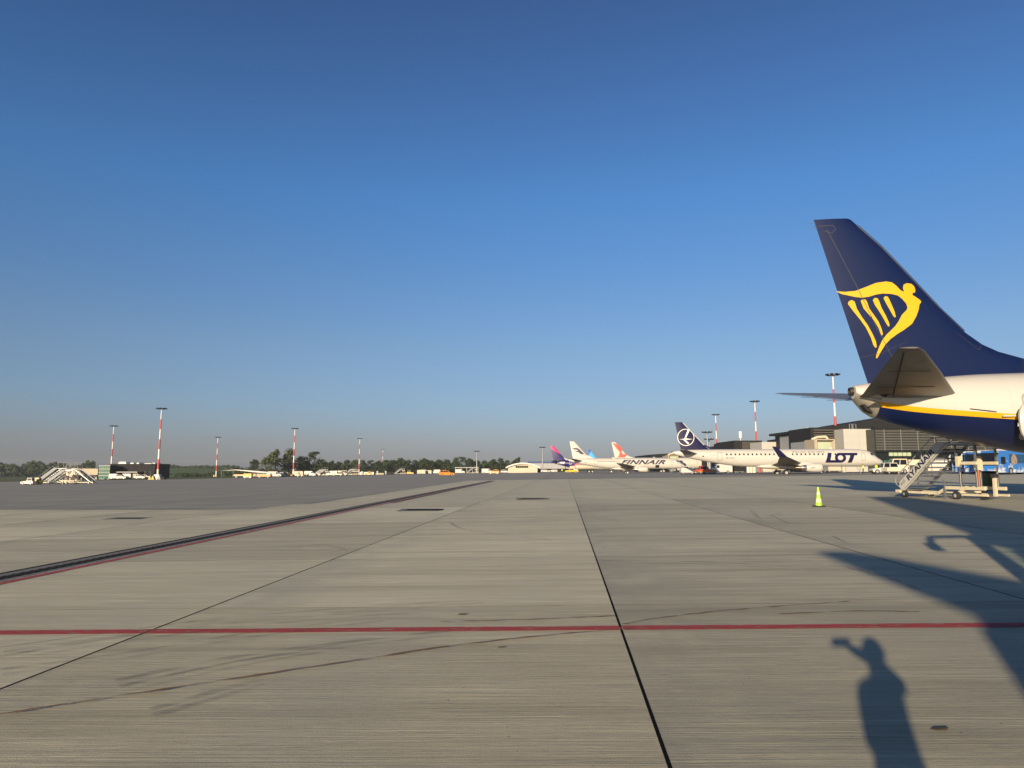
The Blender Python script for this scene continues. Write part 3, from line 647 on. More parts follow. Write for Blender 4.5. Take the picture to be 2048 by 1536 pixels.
# ---- regional jets
def build_ejet(name, label, nose, z0, L, dW, m_fin, z_up):
    t = thing(name, label, 'airplane', (nose.x, nose.y, z0), HEAD)
    u = z_up; k = L - 39.85
    S_ = [(0, 2.12, 1.98, .04), (.2, 2.52, 1.86, .38), (.6, 2.85, 1.74, .68), (1.18, 3.22, 1.66, .98), (1.84, 3.80, 1.58, 1.2), (2.7, 4.40, 1.50, 1.38), (3.6, 4.62, 1.46, 1.47), (4.6, 4.72, 1.44, 1.5), (6.1, 4.79, 1.44, 1.505), (8, 4.81, 1.44, 1.505),
          (24.5 + k, 4.81, 1.40, 1.505), (26.9 + k, 4.81, 1.46, 1.49), (29.5 + k, 4.80, 1.76, 1.44), (32.4 + k, 4.78, 2.22, 1.28), (34.6 + k, 4.76, 2.64, 1.08), (36.6 + k, 4.72, 3.04, .84), (38.2 + k, 4.62, 3.42, .58), (39.2 + k, 4.48, 3.78, .36), (39.85 + k, 4.32, 4.10, .14)]
    S_ = [(a, b + u, c + u, d) for a, b, c, d in S_]
    A = Aircraft(t, S_, L); A.fuselage(M_air_white)
    A.fin([(4.3 + u, 33.0 + k, 38.3 + k), (4.75 + u, 32.6 + k, 38.0 + k + .25), (4.95 + u, 33.0 + k, 38.25 + k), (5.62 + u, 33.73 + k, 38.4 + k), (7.42 + u, 35.37 + k, 38.72 + k), (10.06 + u, 37.72 + k, 39.22 + k), (10.15 + u, 37.95 + k, 39.23 + k)], m_fin, .09)
    df = MB().prism([(-(31.2 + k), 4.72 + u), (-(32.4 + k), 5.10 + u), (-(33.5 + k), 5.70 + u), (-(34.4 + k), 5.5 + u), (-(34.4 + k), 4.6 + u)], lambda a, b, q: (a, q, b), -.09, .09).build('dorsal_fin', m_fin, t)
    A.surface('stabilizer', [(.4, 34.9 + k, 37.9 + k, 3.85 + u, 6), (1.0, 35.2 + k, 38.0 + k, 3.92 + u, 6), (5.7, 38.0 + k, 39.4 + k, 4.5 + u, 6), (6.0, 38.5 + k, 39.5 + k, 4.55 + u, 6)], M_grey_wing, .10)
    q = dW
    w_ = A.surface('wing', [(.8, 14.2 + q, 21.4 + q, 1.65 + u, 6), (1.5, 14.8 + q, 21.4 + q, 1.75 + u, 6), (5.0, 17.0 + q, 21.3 + q, 2.1 + u, 6), (13.3, 21.6 + q, 23.3 + q, 2.95 + u, 8)], M_grey_wing, .11)
    A.surface('winglet', [(13.3, 21.6 + q, 23.3 + q, 2.95 + u, 8), (13.8, 22.1 + q, 23.6 + q, 3.1 + u, 40), (14.15, 22.9 + q, 24.1 + q, 3.8 + u, 72), (14.4, 24.1 + q, 24.8 + q, 4.85 + u, 78)], m_fin, .10)
    MB().loft([[(-s_, 1.25 * r_ * math.sin(2 * math.pi * i / 20), 1.62 + u - .1 + (.62 * r_) * math.cos(2 * math.pi * i / 20)) for i in range(20)] for s_, r_ in ((12.2 + q, .1), (13.5 + q, .75), (15.5 + q, 1.0), (20.5 + q, 1.0), (22.8 + q, .75), (24.6 + q, .1))]).build('belly_fairing', M_air_white, t, True)
    A.engine(13.15 + q, 4.7, 1.23 + u, .84, 2.9, M_air_white, wing_z=2.05 + u)
    A.gear(19.2 + q, 2.95, .48, 1.9, .36); A.gear(4.35, 0, .30, 1.6, .17, 'nose_gear')
    V, Fc = flat_mesh([[(2.82, 4.03 + u), (2.64, 3.58 + u), (2.02, 3.54 + u), (2.22, 3.98 + u)], [(1.98, 3.78 + u), (1.92, 3.55 + u), (1.62, 3.52 + u)]]); A.fusd('cockpit_window', V, Fc, M_glass, .012)
    V, Fc = flat_mesh([[(34.3 + k, 3.55 + u), (34.3 + k, 3.32 + u), (34.0 + k, 3.32 + u), (34.0 + k, 3.55 + u)]]); A.fusd('vent', V, Fc, M_black, .012)
    A.outline(3.86, 4.57, 2.57 + u, 4.06 + u, M_line, .05, 'front_door')
    A.outline(31.45 + k, 30.59 + k, 2.62 + u, 4.19 + u, M_line, .05, 'rear_door')
    MB().prism([(-9.3, 4.8 + u), (-9.55, 5.2 + u), (-9.75, 5.2 + u), (-9.8, 4.8 + u)], lambda a, b, q_: (a, q_, b), -.02, .02).build('antenna', M_air_white, t)
    return t, A
TL = Vector((32.1, 140.0, 0)); n_ = TL + AX * 39.26
lot, AL = build_ejet('regional_jet', 'white regional jet with indigo fin and large dark LOT lettering, parked broadside', n_, .55, 39.85, 0, M_lotnavy, .2)
AL.windows([29.71 - k * .81 for k in range(14)] + [17.3 - k * .80 for k in range(8)] + [10.3 - .0, 9.35], 3.98, M_glass, .30, .38)
def ell(cx, cy, rx, ry, n=36): return [(cx + rx * math.cos(2 * math.pi * i / n), cy + ry * math.sin(2 * math.pi * i / n)) for i in range(n)]
u = .2
Lp = [(10.72, 4.04 + u), (10.0, 4.04 + u), (10.36, 2.66 + u), (8.6, 2.66 + u), (8.3, 2.18 + u), (11.27, 2.18 + u)]
V, Fc = flat_mesh([Lp, [ell(8.47, 3.11 + u, 1.05, .935), ell(8.47, 3.11 + u, .50, .46)], [(9.0, 4.035 + u), (5.18, 4.03 + u), (5.36, 3.55 + u), (5.86, 3.55 + u), (6.38, 2.18 + u), (7.14, 2.18 + u), (6.64, 3.55 + u), (7.9, 3.60 + u), (8.3, 3.95 + u)]])
AL.fusd('lettering', V, Fc, M_lotnavy, .016)
AL.text('POLISH AIRLINES', 17.2, 11.3, 4.06 + u, 4.36 + u, M_logo_dk, 0, .0, 1.35)
AL.text('SP-LNN', 29.87, 28.34, 2.98 + u, 3.22 + u, M_logo_dk, 0, .01)
AL.text('POLISH AIRLINES', 32.9, 31.8, 3.58 + u, 3.66 + u, M_logo_dk)
kz = u
AL.find('emblem', [[ell(37.2, 7.15 + kz, 1.63, 1.67), ell(37.2, 7.15 + kz, 1.51, 1.55)]], M_logo_w, .016)
AL.find('emblem', [[(36.80, 8.64 + kz), (36.44, 8.45 + kz), (37.2, 7.0 + kz), (36.9, 6.90 + kz), (35.85, 6.78 + kz), (36.95, 6.70 + kz), (37.3, 6.72 + kz), (36.62, 6.0 + kz), (36.78, 5.74 + kz), (37.75, 6.72 + kz), (38.45, 6.78 + kz), (37.5, 6.88 + kz)]], M_logo_w, .018)
le = MB()
for a, b in ((5.0, 5.8), (5.8, 7.6), (7.6, 10.2)): le.cyl((-AL.finle(a + .02)[0] + .02, 0, a + .02), (-AL.finle(b)[0] + .02, 0, b), .10, .09, 8)
le.build('leading_edge', M_air_white, AL.finobj, True)
v, f_ = fit_text('LOT', .2, .02)
decal('lettering', np.stack([-(14.6 + .75 * (1 - v[:, 0])) * 1.0, 1.30 + .22 * v[:, 1]], 1), f_, lambda a, b: (a - .0, -4.7 - .865, b), M_logo_dk, lot, 5)

TF = Vector(((1139 - 1024) / FPX * 229, 229.0, 0)); n_ = TF + AX * 36.32
fin_, AF = build_ejet('regional_jet', 'all white regional jet with wide black FINNAIR lettering along its side', n_, .25, 39.85 - 2.9, -.9, M_air_white, .25)
AF.windows([27.23 - k * .81 for k in range(8)], 4.0, M_glass, .30, .38)
AF.text('FINNAIR', 20.3, 6.2, 3.08, 4.42, M_logo_dk, .45, .035, 1.08)
AF.find('emblem', [[(a, b + .25) for a, b in ((35.59, 8.05), (33.95, 8.05), (33.25, 7.62), (32.21, 6.57), (31.63, 6.03), (32.8, 6.03), (33.61, 6.69), (34.31, 6.69), (34.61, 7.04), (33.6, 7.15), (33.95, 7.44), (34.89, 7.51))]], M_logo_dk, .02)
AF.text('EMBRAER 190', 27.3, 25.4, 3.45, 3.58, M_logo_dk)
V, Fc = flat_mesh([[(9.4, 2.0), (8.2, 2.0), (8.2, 2.85), (9.4, 2.85)]]); AF.fusd('cargo_door', V, Fc, M_black, .02)

# ---- the three tails further off
def build_tail(name, label, px, D, H, L, m_fus, m_fin, liv_fus=None, liv_fin=None, fine=None):
    x0 = (px - 1024) / FPX * D; nose = Vector((x0, D, 0)) + AX * L
    t = thing(name, label, 'airplane', (nose.x, nose.y, gz(x0)), HEAD); kk = L - 37.6
    S_ = [(0, 2.95, 2.75, .04), (.3, 3.45, 2.2, .6), (1.0, 4.2, 1.8, 1.1), (2.2, 5.1, 1.6, 1.6), (4, 5.62, 1.55, 1.92), (7, 5.75, 1.55, 1.975), (24 + kk, 5.75, 1.55, 1.975), (27 + kk, 5.72, 1.85, 1.9), (30.5 + kk, 5.62, 2.7, 1.6), (33.5 + kk, 5.45, 3.5, 1.15), (35.8 + kk, 5.2, 4.1, .7), (37.0 + kk, 4.95, 4.5, .3)]
    A = Aircraft(t, S_, L); A.fuselage(m_fus, liv_fus)
    A.fin([(5.0, 30.4 + kk, 36.0 + kk), (5.7, 30.6 + kk, 36.2 + kk), (6.5, 31.6 + kk, 36.45 + kk), (H - .15, 35.9 + kk, 37.5 + kk), (H, 36.2 + kk, 37.52 + kk)], m_fin, .10, liv=liv_fin)
    MB().prism([(-(28.6 + kk), 5.6), (-(30.2 + kk), 6.0), (-(31.4 + kk), 6.6), (-(32 + kk), 6.2), (-(32 + kk), 5.4)], lambda a, b, q: (a, q, b), -.10, .10).build('dorsal_fin', m_fin if not liv_fin else m_fus, t)
    if liv_fin and liv_fus: A.attr(t.children[-1], lambda st, y, z: 50)
    A.surface('stabilizer', [(.4, 32.2 + kk, 36 + kk, 4.9, 6), (1, 32.5 + kk, 36 + kk, 4.96, 6), (6.2, 35.8 + kk, 37.4 + kk, 5.5, 6)], M_grey_wing, .1)
    A.surface('wing', [(1.2, 12, 19.5, 2.2, 6), (6, 15, 19.6, 2.6, 6), (16.5, 20.4, 22, 3.6, 7), (17, 21.4, 22.4, 5.4, 80)], M_grey_wing, .11)
    A.engine(10.6, 5.75, 1.7, 1.05, 3.2, M_air_white, core=False, wing_z=2.7)
    A.gear(18.2, 3.8, .58, 2.2, .45); A.gear(5, 0, .38, 1.7, .22, 'nose_gear')
    A.outline(4.6, 5.45, 3.3, 5.1, M_line, .06, 'front_door'); A.outline(29.2 + kk, 28.4 + kk, 3.5, 5.2, M_logo_w if m_fus is M_wizzf else M_line, .09, 'rear_door')
    V, Fc = flat_mesh([[(2.5, 4.95), (2.2, 4.4), (1.5, 4.3), (1.7, 4.7)]]); A.fusd('cockpit_window', V, Fc, M_glass, .015)
    return t, A
AW = build_tail('parked_airliner', 'violet airliner with pink topped fin, left of the white FINNAIR jet', 1100, 313, 11.76, 44.5, M_wizzf, M_wizz,
                lambda st, y, z: st + (z - 3.5) * 1.2, lambda st, y, z: (z - 7.43) - (st - 38.85) * .55)[1]
AW.text('W!ZZ', 41.5, 38.0, 3.9, 4.8, M_logo_w, .3, .03)
AR = build_tail('parked_airliner', 'white airliner whose fin carries a coral red bird, behind the FINNAIR jet', 1222, 278, 11.76, 37.6, M_air_white, M_air_white)[1]
bird = [(1100, 318), (1125, 345), (1160, 400), (1195, 435), (1205, 460), (1190, 500), (1170, 520), (1270, 522), (1285, 495), (1312, 490), (1290, 475), (1255, 480), (1240, 470), (1228, 440), (1240, 415), (1220, 380), (1180, 345), (1140, 330)]
AR.find('emblem', [[(37.46 - (a - 1100) / 6.827 * 278 / FPX * 1.02, 11.62 - (b - 318) / 6.827 * 278 / FPX * 1.0) for a, b in bird]], M_logo_red, .03)
build_tail('parked_airliner', 'distant airliner with a small blue and cyan fin above the FINNAIR fuselage', 1174, 407, 12.5, 39.0, M_air_white, M_flyd, None, lambda st, y, z: (z - 9.0) - (38.2 - st) * 2.2)

# ------------------------------------------------------------------ terminal
M_clad = mat('dark_cladding', (.015, .016, .018), .7, 0, .2, .5, spec=.2)
M_clad2 = mat('black_cladding', (.010, .011, .013), .7, 0, .2, .5, spec=.2)
M_slat = mat('aluminium_slat', (.17, .165, .15), .5, .2, .15, 1)
M_bronze = mat('bronze_slat', (.11, .098, .082), .45, .4, .15, 1)
M_panel = mat('pale_panel', (.42, .415, .38), .55, var=.06, scale=.6)
M_panel_br = mat('brown_panel', (.16, .13, .095), .55, var=.15, scale=.8)
M_fglass = mat('facade_glass', (.010, .016, .016), .25, var=.3, scale=.15, spec=.4)
M_gglass = mat('green_glass', (.05, .16, .12), .08, var=.35, scale=.4, spec=.8)
M_pglass = mat('pale_glass', (.40, .46, .33), .12, var=.15, scale=.3)
M_cream = mat('cream_sheet', (.50, .44, .33), .6, var=.08, scale=.5)
M_beige = mat('beige_wall', (.40, .34, .25), .7, var=.1, scale=.4)
M_roofw = mat('white_roof', (.62, .60, .56), .5, var=.06, scale=.5)
M_roofg = mat('grey_roof', (.30, .31, .32), .5, .2, .1, .5)
M_roofb = mat('brown_tiles', (.11, .065, .05), .8, var=.25, scale=2)
M_blue = mat('blue_roof', (.03, .06, .20), .5, var=.1)
M_w = mat('vehicle_white', (.54, .525, .49), .4, var=.08, scale=1.5, coat=.2)
M_cr = mat('equipment_cream', (.56, .50, .36), .5, var=.18, scale=4)
M_yel = mat('vehicle_yellow', (.72, .42, .02), .4, var=.08, scale=2, coat=.2)
M_or = mat('vehicle_orange', (.56, .23, .025), .4, var=.08, scale=2, coat=.2)
M_rd = mat('mast_red', (.42, .05, .04), .5, var=.15, scale=.6)
M_wh = mat('mast_white', (.62, .60, .56), .5, var=.12, scale=.6)
M_gal = mat('galvanised_steel', (.26, .27, .28), .45, .7, .2, 3)
M_stgrey = mat('stairs_grey', (.12, .135, .16), .45, .2, .1, 2)
M_chrome = mat('chrome', (.6, .6, .6), .15, 1.0, .1, 3)
M_hiv = mat('hi_vis', (.62, .72, .03), .6, var=.08)
M_or_lamp = mat('orange_plastic', (.70, .16, .03), .4, var=.08)
M_tblue = mat('container_blue', (.05, .12, .30), .5, var=.1)

def wx(px, D): return (px - 1024) / FPX * D * .994
def hz(py, D): return CAMH + D * math.tan(math.atan((768 - py) / FPX) + PITCH)
term = thing('terminal_building', 'long dark terminal with slatted glass facade and pale blank panels behind the jets', 'building', (0, 0, 0))
def blk(name, px0, px1, py, D, dep, m, zb=None, parent=term):
    x0, x1 = wx(px0, D), wx(px1, D); zb = gz(x0) - .3 if zb is None else zb
    return MB().box(x0, x1, D, D + dep, zb, hz(py, D)).build(name, m, parent)
def slats(px0, px1, py0, py1, n, D, m, parent, th=.16, posts=0):
    x0, x1 = wx(px0, D), wx(px1, D); z1, z0 = hz(py0, D), hz(py1, D); proto = None
    for k in range(n):
        z = z0 + (z1 - z0) * (k + .5) / n
        if proto is None: o = proto = MB().box(0, x1 - x0, -.35, 0, -th / 2, th / 2).build('slat', m, parent)
        else: o = link('slat', proto.data, parent)
        o.location = (x0, D - .05, z)
    for k in range(posts):
        x = x0 + (x1 - x0) * (k + .5) / posts; MB().box(x - .09, x + .09, D - .5, D - .405, z0, z1).build('post', m, parent)
# glass hall at right
blk('wall', 1752, 2120, 858, 166, 30, M_fglass); MB().box(wx(1752, 165.6), wx(2120, 165.6), 165.3, 167, hz(858, 165.6), hz(854, 165.6)).build('cornice', M_clad, term)
slats(1753, 2120, 859, 901, 13, 165.9, M_slat, term, .13, 11)
MB().box(wx(1752, 165.5), wx(2120, 165.5), 165.2, 166.1, hz(904, 165), hz(901.5, 165)).build('sill_band', M_clad, term)
rp = [(1622, 857), (1653, 854.5), (1700, 848), (1752, 838.5), (1880, 818), (2120, 800), (2120, 862), (1622, 862)]
MB().prism([(wx(a, 177), hz(b, 177)) for a, b in rp], lambda a, b, t: (a, t, b), 176.5, 205).build('roof', M_clad, term)
for k in range(5):
    x = wx(1779 + k * 9, 165.8); MB().box(x, x + .9, 165.7, 165.9, hz(912, 165.8), hz(904.5, 165.8)).build('window', M_pglass, term)
for k in range(9):
    x = wx(1768 + k * 6.5, 165.8); MB().box(x, x + .55, 165.7, 165.9, hz(927, 165.8), hz(921, 165.8)).build('window', M_gglass, term)
for k in range(14):
    x = wx(1760 + k * 25, 165.8); MB().box(x - .1, x + .1, 165.72, 165.92, gz(x), hz(905, 165.8)).build('mullion', M_clad2, term)
# pale panel block, louvred block, dark flank
pb = blk('wall', 1690, 1752, 858, 170, 18, M_panel)
for k in range(3):
    for j in range(6):
        x0, x1 = wx(1690, 169.9), wx(1752, 169.9); z0, z1 = hz(944, 170), hz(858, 170); wd = (x1 - x0) / 2; hh = (z1 - z0) / 6
        if k < 2: MB().box(x0 + k * wd + .03, x0 + (k + 1) * wd - .03, 169.93, 169.995, z0 + j * hh + .03, z0 + (j + 1) * hh - .03).build('cladding_panel', M_panel, pb)
for (a, b) in ((1703, 1708), (1710, 1716)): MB().tube([(wx(a, 172), 172, hz(858, 172)), (wx(a, 172), 172, hz(848, 172)), (wx(b, 172), 172, hz(848, 172)), (wx(b, 172), 172, hz(858, 172))], .05).build('roof_ladder', M_gal, term)
lv = blk('wall', 1624, 1690, 855, 175, 14, M_clad); slats(1629, 1683, 858, 902, 9, 174.9, M_bronze, lv, .26)
fl = MB(); xa, xb = wx(1624, 175), wx(1595, 189)
fl.add([(xa, 175.0, gz(xa)), (xa, 175.0, hz(855, 175)), (xb, 189, hz(861, 189)), (xb, 189, gz(xb)), (xa + 14, 189, gz(xa)), (xa + 14, 189, hz(857, 189))], [(0, 1, 2, 3), (0, 4, 5, 1), (2, 5, 4, 3), (1, 5, 2), (0, 3, 4)])
fl.build('flank_wall', M_clad, term)
for k in range(7):
    t0, t1 = .10 + k * .115, .10 + (k + 1) * .115 - .012; P = lambda t, z: (xa + (xb - xa) * t - .06, 175 + 14 * t - .06, z)
    for (za, zb_) in ((hz(888.5, 182), hz(878, 182)), (hz(903, 182), hz(889.5, 182))):
        MB().add([P(t0, za), P(t1, za), P(t1, zb_), P(t0, zb_)] + [(x - .05, y - .05, z) for x, y, z in (P(t0, za), P(t1, za), P(t1, zb_), P(t0, zb_))], [(3, 2, 1, 0), (4, 5, 6, 7), (0, 1, 5, 4), (1, 2, 6, 5), (2, 3, 7, 6), (3, 0, 4, 7)]).build('brown_panel', M_panel_br, term)
MB().box(wx(1614, 180), wx(1619, 180), 179.4, 180, hz(861, 180), hz(855.5, 180)).build('floodlight', M_cr, term)
blk('stair_tower', 1584, 1596, 870, 192, 8, M_roofg); rl = MB()
for k in range(6): x = wx(1583 + k * 2.4, 192); rl.cyl((x, 192, hz(870, 192)), (x - .3, 192, hz(863, 192)), .06, .06, 5)
rl.build('railing', M_gal, term)['kind'] = 'stuff'
blk('plant_room', 1573, 1584, 868, 205, 8, M_clad2)
b6 = blk('wall', 1567, 1592, 877, 200, 12, M_clad); slats(1568, 1590, 884, 900, 5, 199.9, M_slat, b6, .2)
blk('wall', 1525, 1569, 884, 205, 10, M_panel)
b7 = blk('wall', 1470, 1526, 881, 222, 20, M_clad); slats(1485, 1524, 884, 900, 6, 221.9, M_bronze, b7, .3)
blk('wall', 1463, 1485, 884, 235, 20, M_clad2); blk('wall', 1443, 1463, 896, 255, 12, M_roofw); blk('wall', 1420, 1600, 893, 262, 30, M_clad2)
tp = MB().prism([(wx(1303, 300), hz(917, 300)), (wx(1303, 300), hz(909, 300)), (wx(1345, 300), hz(906.5, 300)), (wx(1470, 300), hz(902, 300)), (wx(1470, 300), gz(90)), (wx(1335, 300), gz(60)), (wx(1335, 300), hz(917, 300))], lambda a, b, t: (a, t, b), 300, 340).build('far_wing', M_clad2, term)
mst = MB(); x = wx(1483, 240); mst.cyl((x, 240, hz(882, 240)), (x, 240, hz(876, 240)), .12, .12, 6).cyl((x, 240, hz(876, 240)), (x, 240, hz(863, 240)), .55, .55, 8)
mst.build('roof_antenna', M_roofw, term)

def jet_bridge(label, px, D, s=1.0):
    x = wx(px, D); t = thing('jet_bridge', label, 'jet bridge', (x, D, gz(x)), 0, 'jet bridges at the terminal')
    MB().box(-2.6, -.2, 4.22, 13, 3.7, 6.3).build('tunnel', M_roofg, t)
    h = MB().box(-3.2, .4, -.4, 4.2, 3.4, 6.5).build('cab', M_beige, t)
    MB().box(-2.7, -.1, -.55, -.42, 3.7, 6.0).build('cab_opening', M_pglass, h)
    for y in (-.9, -1.5): MB().tube([(-3.2, y, 3.5), (-3.2, y, 6.4), (.3, y, 6.4), (.3, y, 3.5)], .16, 6).build('bellows', M_beige, h)
    MB().cyl((-1, 2, 0), (-1, 2, 3.6), .3, .3, 10).box(-1.9, -.1, .9, 3.1, .3, 1.2).build('leg', M_gal, t)
    MB().cyl((-3.1, 1, 6.5), (-2, 1, 7.0), .25, .25, 8).cyl((-2, 1, 7.0), (-.2, 1, 7.1), .25, .25, 8).cyl((-.2, 1, 7.1), (.2, 1, 6.5), .25, .25, 8).build('roof_duct', M_cr, t)
    t.scale = (s,) * 3
jet_bridge('beige jet bridge cab above the LOT fuselage, before the bronze louvres', 1661, 158, 1.12)
jet_bridge('beige jet bridge behind the nose of the FINNAIR jet', 1353, 262, .95)

# ------------------------------------------------------------------ other buildings
def simple_building(name, label, px0, px1, py, D, dep, m, cat='building'):
    x0, x1 = wx(px0, D), wx(px1, D); t = thing(name, label, cat, (x0, D, gz(x0)))
    zt = hz(py, D) - gz(x0)
    MB().box(0, x1 - x0, 0, dep, -.3, zt).build('wall', m, t)
    return t, x1 - x0, zt
t, W_, H_ = simple_building('cargo_hall', 'long black hall with white rooftop plant beside the green glass block', 222, 311, 929, 330, 14, M_clad2)
MB().box(-.4, W_ + .4, -.4, 14, H_ + .003, H_ + .3).build('parapet', M_clad, t)
for a, b, h in ((1.0, 5, 1.0), (6.5, 8.5, .6), (9.5, 11, .6), (W_ - 4, W_ - 2, .5), (13, 18, .25)): MB().prism([(a, 0), (b, 0), (b - .4, h), (a + .6, h)], lambda p, q, k: (p, k, q + H_ + .302), 4, 10).build('roof_unit', M_roofw, t)
MB().box(4, 15, -5, -.02, 3.0, 3.3).build('canopy', M_roofg, t)
for x in (4.4, 9.5, 14.6, 17, 19.5): MB().cyl((x, -4.6 if x < 16 else -2, -.3), (x, -4.6 if x < 16 else -2, 3.0 if x < 16 else 3.6), .10, .10, 6).build('column', M_gal, t)
MB().box(11.2, 14.2, -2.6, -.05, -.2, 2.5).build('gatehouse', M_beige, t)
t, W_, H_ = simple_building('office_block', 'green glass office block at the left end of the black hall', 199, 221, 930.5, 322, 6, M_clad)
for i in range(6):
    for j in range(4):
        MB().box(i * W_ / 6 + .06, (i + 1) * W_ / 6 - .06, -.08, -.01, .15 + j * (H_ - .3) / 4 + .1, .15 + (j + 1) * (H_ - .3) / 4 - .12).build('glass_pane', M_gglass, t)
for j in range(5): MB().box(-.05, W_ + .05, -.14, -.02, .1 + j * (H_ - .3) / 4 - .08, .1 + j * (H_ - .3) / 4 + .10).build('floor_band', M_roofg, t)
t, W_, H_ = simple_building('storage_shed', 'long low beige shed with shaded open ground floor left of the green glass', 131, 199, 937, 360, 20, M_clad2)  # shade of the open ground floor is painted as a solid black wall
MB().box(-.2, W_, -.9, -.02, H_ - 3.2, H_).build('fascia', M_beige, t); MB().box(-.4, W_ + .2, -1.1, 20, H_ + .003, H_ + .3).build('roof_edge', M_clad2, t)
for k in range(8): MB().cyl((k * W_ / 8 + .8, -.7, -.2), (k * W_ / 8 + .8, -.7, H_ - 3.2), .13, .13, 6).build('column', M_gal, t)
t, W_, H_ = simple_building('cottage', 'small house with brown tiled hip roof under the trees', 503, 522, 947, 420, 8, M_beige)
MB().add([(-.6, -.6, H_), (W_ + .6, -.6, H_), (W_ + .6, 8.6, H_), (-.6, 8.6, H_), (W_ * .45, 4, H_ + 2.6), (W_ * .65, 4, H_ + 2.6)], [(0, 1, 5, 4), (1, 2, 5), (2, 3, 4, 5), (3, 0, 4), (3, 2, 1, 0)]).build('roof', M_roofb, t)
# arched hangar
D = 380; x0, x1 = wx(1016, D), wx(1075, D); W_ = x1 - x0; t = thing('hangar', 'cream hangar with shallow arched white roof', 'hangar', (x0, D, gz(x0)))
ze = hz(935, D) - gz(x0); zt = hz(928.5, D) - gz(x0)
arc = [(W_ * k / 16, ze + (zt - ze) * (1 - (2 * k / 16 - 1) ** 2)) for k in range(17)]
MB().prism([(0, -.3)] + arc + [(W_, -.3)], lambda a, b, q: (a, q, b), 0, 40).build('wall', M_cream, t)
arc2 = [(-1.2 + (W_ + 2.4) * k / 16, ze - .5 + (zt - ze + .6) * (1 - (2 * k / 16 - 1) ** 2)) for k in range(17)]
MB().prism(arc2 + [(a, b + .75) for a, b in arc2[::-1]], lambda a, b, q: (a, q, b), -1.2, 41).build('roof', M_roofw, t)
for k in range(6): MB().box(W_ * .26 + k * W_ * .072, W_ * .26 + (k + 1) * W_ * .072 - .15, -.12, -.01, ze - .2, ze + (zt - ze) * .55).build('window', M_fglass, t)
for k in range(12): MB().box(W_ * k / 12 + .04, W_ * (k + 1) / 12 - .04, -.10, -.01, -.2, ze - 1.2).build('door_leaf', M_cream, t)
t, W_, H_ = simple_building('maintenance_hall', 'wide grey hall with thin blue roof line behind the arched hangar', 1060, 1150, 926, 430, 40, M_clad)
MB().box(-.5, W_ + .5, -.6, 40, H_ + .003, H_ + 1.0).build('roof_band', M_blue, t); MB().box(-.3, W_ + .3, -.3, -.02, H_ - 3.4, H_ - .2).build('upper_wall', M_roofg, t)
for k in range(7): MB().box(2 + k * 3.8, 5 + k * 3.8, -.2, -.02, -.2, 2.6).build('bay_door', M_fglass, t)
for a, b, py, D, m, lab in ((720, 748, 944.5, 430, M_w, 'large white container office beside the mast'), (752, 768, 946, 420, M_beige, 'beige flat front of a cabin right of the white container'), (768, 790, 944.5, 440, M_clad, 'dark cabin joined to the beige front'),):
    t, W_, H_ = simple_building('site_cabin', lab, a, b, py, D, 5, m, 'cabin'); MB().box(-.15, W_ + .15, -.15, 5.15, H_ + .003, H_ + .15).build('roof', M_roofw if m is M_w else M_clad, t)
    MB().box(W_ * .1, W_ * .1 + .9, -.06, -.01, 0, 2.0).build('door', M_roofg, t)
D = 330; x0 = wx(441, D); t = thing('shelter', 'long thin white shelter roof on slim posts before the grass', 'shelter', (x0, D, gz(x0)))
MB().prism([(0, 3.0), (7, 3.35), (18, 2.2), (24, 1.95), (24, 2.3), (14, 3.1), (7, 3.6)], lambda a, b, q: (a, q, b), 0, 5).build('roof', M_roofw, t)
for k in range(5): MB().cyl((.5 + k * 5.4, .4, -.3), (.5 + k * 5.4, .4, 2.8 if k < 3 else 2.0), .09, .09, 6).build('post', M_gal, t)
D = 400; x0 = wx(910, D); t = thing('carport', 'grey steel carport frame before the dark tree line', 'carport', (x0, D, gz(x0)))
MB().box(0, wx(957, D) - x0, 0, 6, 3.1, 3.5).build('roof', M_roofg, t)
for k in range(5): MB().cyl((.3 + k * 3.15, .3, -.3), (.3 + k * 3.15, .3, 3.1), .12, .12, 6).build('post', M_gal, t)

# ------------------------------------------------------------------ floodlight masts
def mast(px, D, ht, label, red=True, base=False, dx=0):
    x = wx(px, D); t = thing('floodlight_mast', label, 'light mast', (x, D, gz(x)), 0, 'floodlight masts round the apron')
    n = 7; cuts = [0] + [ht * (k + 1) / n for k in range(n)]
    for k in range(n):
        r0 = .42 - .24 * cuts[k] / ht; r1 = .42 - .24 * cuts[k + 1] / ht
        MB().cyl((0, 0, cuts[k] + (.002 if k else -.2)), (0, 0, cuts[k + 1]), r0, r1, 10).build('pole_section', (M_wh if k % 2 == 0 else M_rd) if red else M_gal, t, True)
    hd = MB().cyl((0, 0, ht), (0, 0, ht + .5), .5, .35, 10)
    for k in range(8): a = k * math.pi / 4 + .2; hd.beam((0, 0, ht + .3), (1.35 * math.cos(a), 1.35 * math.sin(a), ht + .3), .08, .08)
    hd = hd.build('head_frame', M_gal, t); proto = None
    for k in range(8):
        a = k * math.pi / 4 + .2
        if proto is None: o = proto = MB().box(-.28, .28, -.38, .38, -.16, .12).build('floodlight', M_clad, hd)
        else: o = link('floodlight', proto.data, hd)
        o.location = (1.55 * math.cos(a), 1.55 * math.sin(a), ht + .28); o.rotation_euler = (0, -.35, a)
    if base:
        MB().box(-.9, .9, -.9, .9, -.2, 1.7).build('plinth', M_w, t)
    return t
mast(223.0, 335, 24.5, 'red and white mast rising beside the green glass office block')
mast(317, 250, 24.5, 'tallest red and white mast at left, on a white plinth before the black hall', base=True)
mast(433.5, 452, 24.5, 'slim mast over the grass, left of the long white shelter')
mast(587.5, 374, 24.5, 'tall mast in front of the biggest leafy trees')
mast(718.5, 497, 24.5, 'mast rising over the large white container office')
